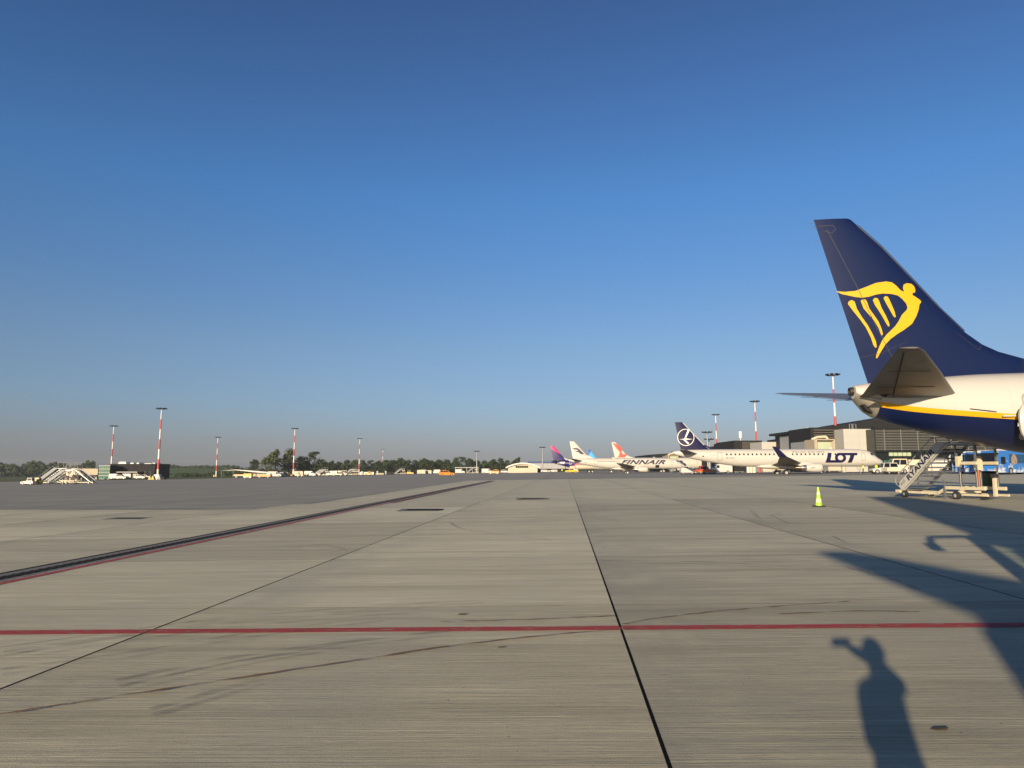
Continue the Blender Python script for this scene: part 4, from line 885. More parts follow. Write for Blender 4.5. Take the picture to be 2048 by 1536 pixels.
mast(765.5, 740, 24.5, 'farthest small mast, above the beige cabin front')
mast(1434.5, 330, 25.5, 'red and white mast just right of the LOT tail fin')
mast(1514.5, 265, 25.5, 'red and white mast above the middle of the LOT fuselage')
mast(1675, 187, 25.2, 'nearest tall red and white mast, left of the harp tail')
mast(953.5, 420, 12.5, 'short grey lamp mast at the right end of the carport', False)
mast(1085, 395, 13.5, 'short grey lamp mast in front of the grey hall', False)
mast(1416, 250, 13.5, 'thin grey lamp mast behind the LOT tail, left of the pair', False); mast(1419.5, 262, 11.5, 'thin grey lamp mast behind the LOT tail, right of the pair', False)
# concrete barriers at the mast feet
bl = MB().prism([(-.5, 0), (.5, 0), (.35, .35), (.15, .95), (-.15, .95), (-.35, .35)], lambda a, b, q: (a, q, b), -.7, .7)
M_barr = mat('barrier_yellow', (.58, .44, .14), .7, var=.2, scale=2); M_barg = mat('barrier_concrete', (.36, .34, .30), .85, var=.15, scale=2)
pr = None
for px, D, m, lab in ((303, 246, M_barr, 'yellow barrier block left of the white mast plinth'), (309, 244, M_barr, 'yellow barrier block closest to the white mast plinth'), (322, 245, M_barg, 'pale concrete barrier block right of the white mast plinth'), (211, 330, M_barr, 'leftmost yellow barrier by the green glass block'), (216, 329, M_barr, 'second yellow barrier by the green glass block'),
                      (430, 440, M_barr, 'yellow barrier at the foot of the mast over the grass'), (330, 240, M_clad, 'dark barrier block right of the tallest mast'), (196, 318, M_barg, 'white marker block before the beige shed')):
    x = wx(px, D); o = bl.build('barrier_block', m, None, loc=(x, D, gz(x))); o.scale = (1.0, 1, 1.25); tag(o, lab, 'barrier', 'barriers at the mast feet')

# ------------------------------------------------------------------ passenger stairs
def build_stairs(label, loc, rotz, txt=True, m_panel=M_panel, m_ch=M_cr, group=None, scale=1.0):
    t = thing('passenger_stairs', label, 'boarding stairs', loc, rotz, group); Wd = 1.30
    pan = [(3.45, .52), (3.32, .34), (3.11, .33), (.32, 2.51), (.54, 2.55), (.91, 2.58), (1.06, 2.52), (3.41, .73)]
    for y0, y1, pm in ((-.035, 0, m_panel), (-Wd, -Wd + .035, M_gal)):
        p = MB().prism(pan if y1 == 0 else [(3.3, .40), (3.12, .36), (.45, 2.44), (.62, 2.50)], lambda a, b, q: (a, q, b), y0, y1).build('side_panel', pm, t)
        if y1 == 0 and txt:
            def put(s, o, ln, h, m, bold=0.0, sh=0.0):
                v, f = fit_text(s, sh, bold); a = Vector((-.787, .617)); u_ = Vector((.617, .787))
                V = np.stack([o[0] + a.x * ln * v[:, 0] + u_.x * h * v[:, 1], o[1] + a.y * ln * v[:, 0] + u_.y * h * v[:, 1]], 1)
                decal('lettering', V, f, lambda q, r: (q, .006, r), m, p, 9)
            put('RYANAIR', (2.80, .79), 2.16, .27, mat('letter_navy', (.006, .010, .05), .5), .035)
            put('by ASR', (1.78, 1.33), .52, .11, M_logo_dk); put('410', (3.30, .53), .36, .15, M_logo_dk, .0, .2)
        if y1 == 0: MB().beam((3.10, .002, .42), (.40, .002, 2.53), .012, .02).build('seam', M_line, p)
    proto = None
    for k in range(11):
        x = 3.18 - k * .262; z = .38 + k * .205
        if proto is None: o = proto = MB().box(-.13, .13, -Wd + .04, -.04, -.02, .02).box(-.135, -.12, -Wd + .04, -.04, -.02, .05).build('tread', M_stgrey, t)
        else: o = link('tread', proto.data, t)
        o.location = (x, 0, z)
    MB().box(-1.0, .40, -Wd, 0, 2.40, 2.48).build('platform', M_gal, t)
    for y in (-.02, -Wd + .02):
        MB().tube([(3.40, y, .45), (3.66, y, .62), (3.70, y, .80), (3.64, y, .97), (1.93, y, 2.26), (1.32, y, 2.74), (1.06, y, 2.75), (.98, y, 2.5)], .022, 8).build('handrail', M_strut, t, True)
        MB().tube([(2.75, y, .9), (2.75, y, 1.62)], .016, 6).tube([(1.95, y, 1.6), (1.95, y, 2.24)], .016, 6).build('rail_post', M_strut, t)
        MB().tube([(.3, y, 2.48), (.3, y, 3.35), (-.95, y, 3.35), (-.95, y, 2.48)], .022, 8).build('platform_rail', M_strut, t, True)
    # diagonal braces below the treads
    for k in range(6):
        x = 2.85 - k * .4; z = .48 + k * .31; MB().beam((x, -.05, z), (x - .32, -Wd + .06, z + .02), .025, .025).build('brace', M_stgrey, t)
    for y in (-.12, -Wd + .12):
        MB().beam((3.62, y, .27), (1.18, y, .25), .10, .11).build('chassis_beam', m_ch, t)
        MB().beam((1.22, y, .24), (.72, y, .50), .10, .12).build('chassis_knee', m_ch, t); MB().beam((.76, y, .52), (-1.3, y, .52), .10, .14).build('chassis_beam', m_ch, t)
        MB().beam((-.1, y, .24), (-1.42, y, .24), .08, .09).build('lower_beam', m_ch, t)
        for e in (-.08, -.93):
            MB().cyl((e, y, .55), (e, y, 1.2), .055, .055, 10).cyl((e, y, 1.2), (e, y, 1.62), .038, .038, 8).build('lift_cylinder', M_chrome, t, True)
        MB().beam((-.03, y, 1.6), (-.98, y, 1.6), .09, .13).build('lift_bar', m_ch, t); MB().box(-.1, .06, y - .08, y + .08, 1.45, 1.9).build('lift_bracket', m_ch, t)
        for e, f_ in ((.02, .12), (-.92, -.9)): MB().beam((e, y, 1.62), (f_, y, 2.42), .07, .07).build('support_leg', M_gal, t)
    MB().box(3.45, 3.72, -Wd, 0, .22, .36).build('bumper', m_ch, t); MB().box(-.02, .10, -Wd + .1, -.1, .30, .38).build('cross_member', m_ch, t)
    MB().box(-.62, -.38, -.78, -.52, 1.30, 1.72).build('pump', m_ch, t); MB().cyl((-.5, -.65, .6), (-.5, -.65, 1.3), .03, .03, 8).build('ram', M_or_lamp, t)
    MB().beam((.66, .03, .02), (.69, .03, .88), .05, .05).build('stabilizer_jack', M_gal, t); MB().box(.58, .74, -.06, .12, 0, .03).build('jack_foot', M_gal, t)
    MB().beam((-1.42, -.5, .2), (-1.42, -.5, 1.06), .11, .12, (1, 0, 0)).build('tow_post', m_ch, t); MB().box(-1.5, -1.34, -.62, -.38, .98, 1.14).build('lamp', M_dark, t)
    MB().box(-1.2, -1.0, -.4, -.15, .06, .22).build('caster', M_dark, t)
    for e, r in ((3.03, .17), (.02, .19)):
        for y in (.0, -Wd):
            sd = .06 if y == 0 else -.06
            w_ = MB().loft([[(e + q * math.cos(2 * math.pi * i / 16), y + sd + a, r + q * math.sin(2 * math.pi * i / 16)) for i in range(16)] for a, q in ((-.07, r * .5), (-.07, r * .9), (-.04, r), (.04, r), (.07, r * .9), (.07, r * .5))], True).build('wheel', M_dark, t, True)
            MB().cyl((e, y + sd - .072, r), (e, y + sd + .074, r), r * .45, r * .45, 10).build('hub', M_rim, w_)
    t.scale = (scale,) * 3
    return t
build_stairs('white boarding stairs lettered RYANAIR under the big tail, numbered 410', (19.5, 31.4, gz(19.5) - .03), math.atan2(.98, -.21))
xL = lambda px: wx(px, 145)
sg = 'boarding stairs parked at far left'
s0 = build_stairs('leftmost grey boarding stairs of the parked row at far left', (xL(121), 145, gz(xL(121))), R(180), False, M_stgrey, M_cr, sg, 1.28)
copy_tree(s0, (xL(129), 147.5, gz(xL(129))), R(176), 'second grey boarding stairs of the far left row, behind the leftmost', sg)
copy_tree(s0, (xL(142), 144, gz(xL(142))), R(182), 'middle grey boarding stairs of the far left row, with lower top', sg, scale=1.1)
copy_tree(s0, (xL(147), 146, gz(xL(147))), R(3), 'rightmost boarding stairs of the far left row, facing the other way', sg, scale=1.15)
for k, (px, D, ro, s_, lab) in enumerate(((645, 360, 178, 1.2, 'boarding stairs with two pale flights among the equipment, left one'), (651, 358, 178, 1.2, 'boarding stairs with two pale flights among the equipment, right one'), (706, 365, 176, 1.2, 'boarding stairs left of the large white container office'), (712, 366, 176, 1.2, 'boarding stairs touching the large white container office'),
                                         (805, 400, 178, 1.2, 'pale boarding stairs alone right of the dark cabin'), (950, 380, 178, 1.2, 'pale boarding stairs beneath the carport mast'))):
    copy_tree(s0, (wx(px, D), D, gz(wx(px, D))), R(ro), lab, 'boarding stairs along the far apron edge', scale=s_)

# ------------------------------------------------------------------ traffic cone, bin
p = gnd(1638, 1013.5); t = thing('traffic_cone', 'lime green traffic cone with white bands on black base', 'traffic cone', (p.x, p.y, gz(p.x)))
M_lime = mat('lime_plastic', (.36, .66, .02), .45, var=.08, scale=4); M_band = mat('white_reflective', (.60, .72, .34), .4, var=.05)
b = MB(); b.loft([[(sx_ * h_, sy_ * h_, z) for sx_, sy_ in ((-1, -.75), (-.75, -1), (.75, -1), (1, -.75), (1, .75), (.75, 1), (-.75, 1), (-1, .75))] for z, h_ in ((0, .20), (.03, .20), (.045, .18))]); b.build('base', M_dark, t)
def cone_r(z): return .128 - (z - .045) / .70 * .10
for k, (z0, z1, m) in enumerate(((.045, .17, M_lime), (.17, .31, M_band), (.31, .45, M_lime), (.45, .56, M_band), (.56, .745, M_lime))):
    MB().cyl((0, 0, z0), (0, 0, z1), cone_r(z0), cone_r(z1), 24).build('cone_body' if m is M_lime else 'reflective_band', m, t, True)
p = gnd(1973, 981); p = Vector((wx(1973, 42), 42, gz(wx(1973, 42)))); t = thing('waste_bin', 'olive waste bin with black lid standing behind the boarding stairs', 'bin', tuple(p))
M_olive = mat('olive_plastic', (.10, .11, .03), .6, var=.15)
MB().loft([[(sx_ * h_, sy_ * h_, z) for sx_, sy_ in ((-1, -.8), (-.8, -1), (.8, -1), (1, -.8), (1, .8), (.8, 1), (-.8, 1), (-1, .8))] for z, h_ in ((.05, .20), (1.0, .27))]).build('body', M_olive, t); MB().box(-.33, .33, -.33, .33, 1.0, 1.1).build('lid', M_dark, t); MB().box(-.5, .5, -.4, .4, 0, .06).build('foot', M_dark, t)

# ------------------------------------------------------------------ vehicles
def wheels(t, xs, W, r, wd=.22):
    for x in xs:
        for sd in (-1, 1):
            y = sd * (W / 2 - wd * .35)
            o = MB().cyl((x, y - wd / 2, r), (x, y + wd / 2, r), r, r, 14).build('wheel', M_dark, t, True)
            MB().cyl((x, y - wd / 2 - .01, r), (x, y + wd / 2 + .01, r), r * .58, r * .58, 10).build('rim', M_rim, o)
def frust(b, x0, x1, z0, x2, x3, z1, w0, w1):
    return b.add([(x0, -w0, z0), (x1, -w0, z0), (x1, w0, z0), (x0, w0, z0), (x2, -w1, z1), (x3, -w1, z1), (x3, w1, z1), (x2, w1, z1)], [(0, 3, 2, 1), (4, 5, 6, 7), (0, 1, 5, 4), (1, 2, 6, 5), (2, 3, 7, 6), (3, 0, 4, 7)])
def cabin(t, x0, x1, z0, x2, x3, z1, w0, w1, m, npan=2):
    c = frust(MB(), x0, x1, z0, x2, x3, z1, w0, w1).build('cabin', m, t)
    L_ = lambda a, b, k: a + (b - a) * k
    def q(u, v, sd, off=.012):
        xa, xb = L_(x0, x2, v), L_(x1, x3, v); ww = L_(w0, w1, v); return (L_(xa, xb, u), sd * (ww + off), L_(z0, z1, v))
    for sd in (-1, 1):
        for k in range(npan):
            u0, u1 = .06 + k * .90 / npan, .06 + (k + 1) * .90 / npan - .04
            MB().add([q(u0, .15, sd), q(u1, .15, sd), q(u1, .88, sd), q(u0, .88, sd)] + [q(u0, .15, sd, -.02), q(u1, .15, sd, -.02), q(u1, .88, sd, -.02), q(u0, .88, sd, -.02)], [(0, 1, 2, 3), (7, 6, 5, 4), (0, 4, 5, 1), (1, 5, 6, 2), (2, 6, 7, 3), (3, 7, 4, 0)]).build('side_window', M_glass, c)
    for (xa, xb, nm, s_) in ((x1, x3, 'windscreen', .015), (x0, x2, 'rear_window', -.015)):
        P = [(L_(xa, xb, v) + s_, ww * L_(w0, w1, v), L_(z0, z1, v)) for v, ww in ((.12, -.86), (.12, .86), (.9, .86), (.9, -.86))]
        MB().add(P + [(x - s_ * 2, y, z) for x, y, z in P], [(0, 1, 2, 3), (7, 6, 5, 4), (0, 4, 5, 1), (1, 5, 6, 2), (2, 6, 7, 3), (3, 7, 4, 0)]).build(nm, M_glass, c)
def car(name, label, cat, px, D, rot, m, kind='suv', group=None):
    x = wx(px, D); t = thing(name, label, cat, (x, D, gz(x)), R(rot), group)
    if kind == 'suv':
        MB().prism([(-2.2, .3), (2.25, .3), (2.3, .7), (2.15, .95), (1.2, 1.05), (-2.15, 1.08), (-2.25, .8)], lambda a, b, q: (a, q, b), -.92, .92).build('body', m, t)
        cabin(t, -2.1, 1.05, 1.06, -1.75, .25, 1.68, .88, .72, m, 3); wheels(t, (-1.35, 1.4), 1.84, .36); MB().box(-1.1, -.3, -.5, .5, 1.685, 1.78).build('light_bar', M_or_lamp, t)
        lx, lz, hw = 2.24, .78, .7
    elif kind == 'pickup':
        MB().prism([(-2.6, .4), (2.5, .4), (2.55, .8), (2.35, 1.0), (1.4, 1.1), (-2.6, 1.1)], lambda a, b, q: (a, q, b), -.93, .93).build('body', m, t)
        cabin(t, -.8, 1.25, 1.10, -.6, .55, 1.75, .88, .74, m, 2); wheels(t, (-1.6, 1.55), 1.86, .38); MB().box(-2.4, -.95, -.8, .8, 1.103, 1.5).build('load_cover', M_w, t)
        lx, lz, hw = 2.5, .85, .7
    elif kind == 'van':
        MB().prism([(-2.7, .35), (2.5, .35), (2.55, .9), (2.3, 1.15), (1.55, 1.3), (.9, 2.2), (.5, 2.3), (-2.65, 2.3), (-2.72, 1.5)], lambda a, b, q: (a, q, b), -.96, .96).build('body', m, t)
        for sd in (-1, 1): MB().prism([(1.40, 1.32), (.45, 1.32), (.45, 1.95), (.95, 1.95)], lambda a, b, q: (a, sd * q, b), .95, .975).build('side_window', M_glass, t)
        MB().add([(1.56, -.85, 1.36), (1.56, .85, 1.36), (1.0, .8, 2.12), (1.0, -.8, 2.12), (1.5, -.85, 1.3), (1.5, .85, 1.3), (.94, .8, 2.06), (.94, -.8, 2.06)], [(0, 1, 2, 3), (7, 6, 5, 4), (0, 4, 5, 1), (1, 5, 6, 2), (2, 6, 7, 3), (3, 7, 4, 0)]).build('windscreen', M_glass, t)
        wheels(t, (-1.6, 1.55), 1.92, .36); lx, lz, hw = 2.5, .8, .75
    elif kind == 'tug':
        MB().prism([(-1.9, .3), (1.9, .3), (1.95, .8), (.9, 1.0), (-1.9, 1.0)], lambda a, b, q: (a, q, b), -.85, .85).build('body', m, t)
        cabin(t, -1.5, .2, 1.0, -1.4, -.05, 1.85, .75, .65, m, 1); wheels(t, (-1.2, 1.2), 1.7, .38); lx, lz, hw = 1.9, .65, .6
    elif kind == 'truck':
        MB().prism([(-3.2, .45), (3.0, .45), (3.05, 1.1), (2.9, 1.3), (-3.2, 1.3)], lambda a, b, q: (a, q, b), -1.05, 1.05).build('body', m, t)
        cabin(t, .2, 2.85, 1.3, .25, 2.45, 2.5, 1.03, .95, m, 2); MB().box(-3.15, .05, -1.05, 1.05, 1.305, 2.35).build('box_body', m, t)
        wheels(t, (-2.0, 1.9), 2.1, .46); lx, lz, hw = 3.0, .85, .8
    for sd in (-1, 1): MB().box(lx - .02, lx + .03, sd * hw - .14, sd * hw + .14, lz - .07, lz + .08).build('headlight', M_rim, t)
    MB().box(-lx - .15 if kind in ('suv',) else lx - .1, -lx if kind in ('suv',) else lx + .06, -.8, .8, .34, .5).build('bumper', M_dark, t)
    return t
car('suv', 'orange yellow airport SUV driving on the dark apron, left of the hangar', 'car', 893, 212, 12, M_or)
car('suv', 'smaller orange SUV parked before the trees close to the hangar', 'car', 989, 300, 168, M_or)
car('pickup', 'orange pickup truck parked right of the yellow box', 'pickup', 530, 268, 178, M_or, 'pickup')
car('pickup', 'yellow pickup truck in front of the cream fuel tanker', 'pickup', 1143, 282, 180, M_yel, 'pickup')
far = (('van', 'white van parked left under the black hall canopy', 'van', 234, 318, 0, M_w, 'van'), ('car', 'white car left of the hall canopy middle', 'car', 245, 316, 0, M_w, 'suv'), ('van', 'white van half under the hall canopy', 'van', 253, 320, 180, M_w, 'van'), ('car', 'white car right of the beige gatehouse', 'car', 283, 316, 0, M_w, 'suv'), ('car', 'white car at the right end of the black hall', 'car', 294, 318, 0, M_w, 'suv'),
       ('van', 'white van right of the orange pickup', 'van', 551, 290, 10, M_w, 'van'), ('tug', 'white tow tractor just left of the tallest tree mast', 'tow tractor', 562, 296, 170, M_w, 'tug'), ('tug', 'orange tow tractor left of the cream container', 'tow tractor', 577, 300, 5, M_or, 'tug'),
       ('tug', 'cream tow tractor at the foot of the tree mast', 'tow tractor', 592, 304, 180, M_cr, 'tug'), ('van', 'white van right of the cream container', 'van', 622, 330, 0, M_w, 'van'), ('tug', 'white tow tractor before the paired pale flights', 'tow tractor', 634, 332, 180, M_w, 'tug'), ('van', 'white van right of the paired pale flights', 'van', 664, 345, 180, M_w, 'van'),
       ('truck', 'cream service truck between the vans and the container office', 'truck', 684, 350, 0, M_cr, 'truck'), ('tug', 'yellow tow tractor under the white container office', 'tow tractor', 737, 395, 180, M_yel, 'tug'), ('tug', 'yellow tow tractor alone left of the carport', 'tow tractor', 821, 390, 0, M_yel, 'tug'),
       ('van', 'white van far left of the orange SUV', 'van', 850, 400, 0, M_w, 'van'), ('van', 'white van immediately left of the orange SUV', 'van', 871, 400, 180, M_w, 'van'), ('van', 'white van under the carport', 'van', 921, 398, 0, M_w, 'van'), ('van', 'white van between carport and smaller orange SUV', 'van', 975, 340, 0, M_w, 'van'),
       ('car', 'white car parked right of the hangar', 'car', 1090, 372, 0, M_w, 'suv'), ('car', 'white car before the bay doors of the grey hall', 'car', 1106, 376, 180, M_w, 'suv'), ('car', 'white car left of the hangar wall', 'car', 1010, 372, 0, M_w, 'suv'),
       ('van', 'white van below the rear door of the LOT jet', 'van', 1440, 176, 180, M_w, 'van'), ('tug', 'red tow tractor below the LOT tail', 'tow tractor', 1399, 168, 180, M_rd, 'tug'), ('tug', 'white tow tractor below the FINNAIR nose', 'tow tractor', 1376, 172, 0, M_w, 'tug'), ('tug', 'orange tow tractor right of the red one below the LOT tail', 'tow tractor', 1414, 172, 0, M_or, 'tug'),
       ('tug', 'low white pushback tractor at the LOT nose', 'tow tractor', 1764, 124, 175, M_w, 'tug'), ('truck', 'white crew cab truck left of the RYANAIR stairs', 'truck', 1814, 124, 168, M_cr, 'truck'), ('tug', 'small white tractor between pushback and crew cab truck', 'tow tractor', 1789, 122, 10, M_w, 'tug'),
       ('van', 'silver van behind the steps of the RYANAIR stairs', 'van', 1858, 128, 170, M_w, 'van'), ('tug', 'yellow tow tractor at far left beside the boarding stairs', 'tow tractor', 74, 141, 182, M_yel, 'tug'), ('tug', 'low white tractor at the far left end of the stairs row', 'tow tractor', 60, 139, 180, M_w, 'tug'))
for nm, lab, cat, px, D, ro, m, k in far:
    vt = car({'van': 'van', 'tug': 'tow_tractor', 'truck': 'service_truck', 'car': 'parked_car'}[nm], lab, cat, px, D, ro, m, k, 'service vehicles on the apron')
    if px < 80: vt.scale = (.62, .62, .72)
# fuel tanker
D = 288; x = wx(1166, D); t = thing('fuel_tanker', 'cream fuel tanker standing before the violet airliner', 'tanker', (x, D, gz(x)), R(180))
MB().loft([[(xx, .0 + 1.25 * r_ * math.cos(2 * math.pi * i / 20), 2.35 + 1.0 * r_ * math.sin(2 * math.pi * i / 20)) for i in range(20)] for xx, r_ in ((-4.6, .9), (-4.4, 1), (3.0, 1), (3.2, .9))]).build('tank', M_cream, t, True)
MB().box(-4.6, 5.0, -.9, .9, .8, 1.25).build('frame', M_dark, t); MB().prism([(3.4, .6), (5.6, .6), (5.6, 1.6), (5.3, 2.7), (3.4, 2.8)], lambda a, b, q: (a, q, b), -1.2, 1.2).build('cab', M_cream, t)
wheels(t, (-3.6, -2.3, 4.4), 2.4, .5, .35)
# yellow box, cream container, carts, belt loader
def cart(label, px, D, L_, h0, h1, m, cat='cart', name='baggage_cart', rot=0):
    x = wx(px, D); t = thing(name, label, cat, (x, D, gz(x)), R(rot), 'ground equipment'); MB().box(-L_ / 2, L_ / 2, -.75, .75, h0, h1).build('box', m, t)
    MB().box(-L_ / 2 - .1, L_ / 2 + .1, -.78, .78, h0 - .14, h0 - .004).build('bed', M_gal, t); wheels(t, (-L_ * .35, L_ * .35), 1.4, .22, .15)
    MB().beam((L_ / 2, 0, h0 - .07), (L_ / 2 + 1, 0, .2), .06, .06).build('drawbar', M_dark, t); return t
cart('bright yellow equipment box on thin legs left of the orange pickup', 497.5, 240, 2.6, .5, 1.55, M_yel, 'equipment box', 'equipment_box')
cart('long cream container behind the foot of the tree mast', 597, 312, 4.6, .5, 2.3, M_cream, 'container', 'container'); cart('small blue container right of the white tractor', 565, 298, 1.6, .4, 2.0, M_tblue, 'container', 'container')
cart('cream baggage cart right of the mast foot containers', 612, 320, 2.4, .5, 1.3, M_cr); cart('flat cream cart at right of the vans', 675, 340, 5.0, .5, 1.0, M_cr); cart('pale square container left of the orange SUV vans', 843, 395, 4.5, .4, 2.2, M_cream, 'container', 'container'); cart('second pale container left of the orange SUV', 858, 398, 3.0, .4, 2.0, M_cream, 'container', 'container')
cart('white service cart below the FINNAIR nose', 1373, 160, 2.8, .45, 1.5, M_w); cart('red flat cart below the LOT tail', 1409, 165, 3.2, .45, .8, M_or_lamp); cart('pale cart under the LOT engine', 1665, 160, 3.0, .4, 1.3, M_cream); cart('dark cart behind the LOT main gear', 1475, 178, 2.2, .4, 1.6, M_clad)
cart('baggage cart in front of the crew cab truck', 1782, 119, 2.2, .45, 1.0, M_cr); cart('dark cart behind the crew cab truck', 1836, 121, 2.4, .45, 1.4, M_gal); cart('low equipment cart left of the long cream container', 484, 300, 6.0, .8, 1.3, M_or, 'belt loader', 'belt_loader')
for px, D, m, lab in ((1655, 166, M_rd, 'red hydrant post behind the LOT nose section'), (1651, 166, M_yel, 'yellow post beside the red hydrant post'), (1519, 182, M_rd, 'red post behind the LOT main wheels'), (1496, 184, M_w, 'left white tank post under the LOT fuselage'), (1502, 184, M_cr, 'middle cream tank post under the LOT fuselage'), (1508, 184, M_w, 'right white tank post under the LOT fuselage'), (1483, 180, M_yel, 'yellow post under the LOT rear fuselage'), (1687, 164, M_cream, 'round cream tank behind the LOT nose section')):
    x = wx(px, D); r_ = .45 if 'tank' in lab else .28; t = thing('service_post', lab, 'post', (x, D, gz(x)), 0, 'service posts along the terminal foot')
    MB().cyl((0, 0, -.1), (0, 0, 2.0), r_, r_, 12).build('column', m, t, True); MB().cyl((0, 0, 2.0), (0, 0, 2.2), r_ * 1.1, r_ * .5, 12).build('cap', M_w, t)
# low wall / fence run behind LOT
x0 = wx(1525, 172); t = thing('crash_barrier', 'long pale barrier on short posts behind the LOT jet', 'barrier', (x0, 172, gz(x0)))
MB().box(0, wx(1750, 172) - x0, 0, .1, .7, 1.0).build('rail', M_cr, t)
for k in range(12): MB().box(k * 2.45, k * 2.45 + .12, .1, .2, -.1 + k * .03, 1.0).build('post', M_gal, t)

# ------------------------------------------------------------------ coaches
M_bus = bpy.data.materials.new('coach_sky_paint'); M_bus.use_nodes = True; n, l = N(M_bus); b_ = n['Principled BSDF']
tc = n.new('ShaderNodeTexCoord'); sx = n.new('ShaderNodeSeparateXYZ'); l.new(tc.outputs['Object'], sx.inputs[0])
cl = noise(n, l, mapping(n, l, tc.outputs['Object'], (.8, .8, 1.1)), 1.3, 5, .6)
f1 = mathn(n, l, 'SUBTRACT', cl, mathn(n, l, 'MULTIPLY', sx.outputs[2], .13))
l.new(mixc(n, l, ramp(n, l, f1, .36, .52), (.03, .17, .52), (.66, .70, .72)), b_.inputs['Base Color']); b_.inputs['Roughness'].default_value = .25; b_.inputs['Coat Weight'].default_value = .5
M_clear = bpy.data.materials.new('clear_glass'); M_clear.use_nodes = True; n, l = N(M_clear); n.clear()
mo = n.new('ShaderNodeOutputMaterial'); mx_ = n.new('ShaderNodeMixShader'); mx_.inputs[0].default_value = .12; tr_ = n.new('ShaderNodeBsdfTransparent'); tr_.inputs[0].default_value = (.86, .92, .90, 1); gl_ = n.new('ShaderNodeBsdfGlossy'); gl_.inputs['Roughness'].default_value = .04
l.new(tr_.outputs[0], mx_.inputs[1]); l.new(gl_.outputs[0], mx_.inputs[2]); l.new(mx_.outputs[0], mo.inputs[0])
def coach(label, px, D, rot, mirrors=True, hollow=False):
    x = wx(px, D); t = thing('coach', label, 'coach', (x, D, gz(x)), R(rot), 'blue coaches parked at the terminal')
    Y = lambda a, b, q: (a, q, b)
    if not hollow: MB().prism([(-11.5, .3), (-.1, .3), (0, .8), (-.05, 1.4), (-.45, 3.0), (-.8, 3.25), (-11.3, 3.25), (-11.5, 3.0)], Y, -1.27, 1.27).build('body', M_bus, t)
    else:
        MB().prism([(-11.5, .3), (-.1, .3), (0, .8), (-.05, 1.4), (-1.35, 1.4), (-1.35, 2.78), (-.40, 2.78), (-.45, 3.0), (-.8, 3.25), (-11.3, 3.25), (-11.5, 3.0)], Y, -1.27, 1.27).build('body', M_bus, t)
        for y in (-1.27, 1.19): MB().prism([(-.05, 1.4), (-.40, 2.78), (-.66, 2.78), (-.31, 1.4)], Y, y, y + .08).build('pillar', M_bus, t)
    MB().prism([(-.02, 1.25), (-.40, 2.95), (-.50, 2.95), (-.12, 1.25)] if not hollow else [(-.05, 1.41), (-.40, 2.77), (-.43, 2.77), (-.08, 1.41)], lambda a, b, q: (a + (0 if hollow else .06), q, b), -1.18, 1.18).build('windscreen', M_clear if hollow else M_glass, t)
    for sd in (-1, 1):
        for k in range(6): MB().box(-2.6 - (k + 1) * 1.42 + .06, -2.6 - k * 1.42, sd * 1.265 if sd > 0 else -1.285, 1.285 if sd > 0 else -1.265, 1.55, 2.75).build('side_window', mat('tinted_blue_glass', (.02, .07, .16), .08, var=.2), t)
        MB().box(-1.7, -.75, 1.265 if sd > 0 else -1.285, 1.285 if sd > 0 else -1.265, 1.45, 2.4).build('door_window', M_clear if hollow else M_glass, t)
        if mirrors: MB().tube([(-.5, sd * 1.2, 3.05), (.25, sd * 1.32, 3.0), (.42, sd * 1.36, 2.6)], .07, 6).build('mirror_arm', M_w, t)
        if mirrors: MB().box(.32, .48, sd * 1.36 - .11, sd * 1.36 + .11, 2.42 if hollow else 1.95, 2.7).build('mirror', M_w, t)
        MB().box(-.03, .03, sd * .9 - .22, sd * .9 + .22, .65, .85).build('headlight', M_rim, t)
    MB().box(-7.5, -3, -.9, .9, 3.255, 3.5).build('air_conditioner', M_w, t); wheels(t, (-2.75, -8.7), 2.5, .50, .3)
    V, Fc = flat_mesh([[(-4.2, 1.5), (-3.5, 1.35), (-3.0, 1.6), (-2.95, 2.2), (-3.3, 2.65), (-3.7, 2.85), (-4.1, 2.5), (-4.35, 2.0)]])
    for sd in (-1, 1): decal('side_picture', V, Fc, lambda a, b: (a, sd * 1.292, b), mat('side_picture_paint', (.30, .22, .16), .4, var=.9, scale=2.2), t, 5)
    return t
coach('nearest blue and white coach at the right edge, front turned to the boarding stairs', 1976, 97, 205)
bc = coach('unseen blue coach added behind the viewpoint to cast the rounded shadow at right', 1024, 97, 180, False)  # stand-in shape added out of view to throw the rounded shadow
bc.location = (-1.45, -6.65, gz(0))
nb = coach('unseen coach added right beside the viewpoint to cast the hooked mirror shadow', 1024, 97, 180, True, True)  # added out of view; its open cab lets a lit pane into the shadow
nb.location = (3.55, 1.5, gz(3.55))
coach('second blue coach behind the posts of the boarding stairs', 1946, 106, 212)
coach('third blue coach, mostly hidden behind the boarding stairs', 1921, 113, 214)

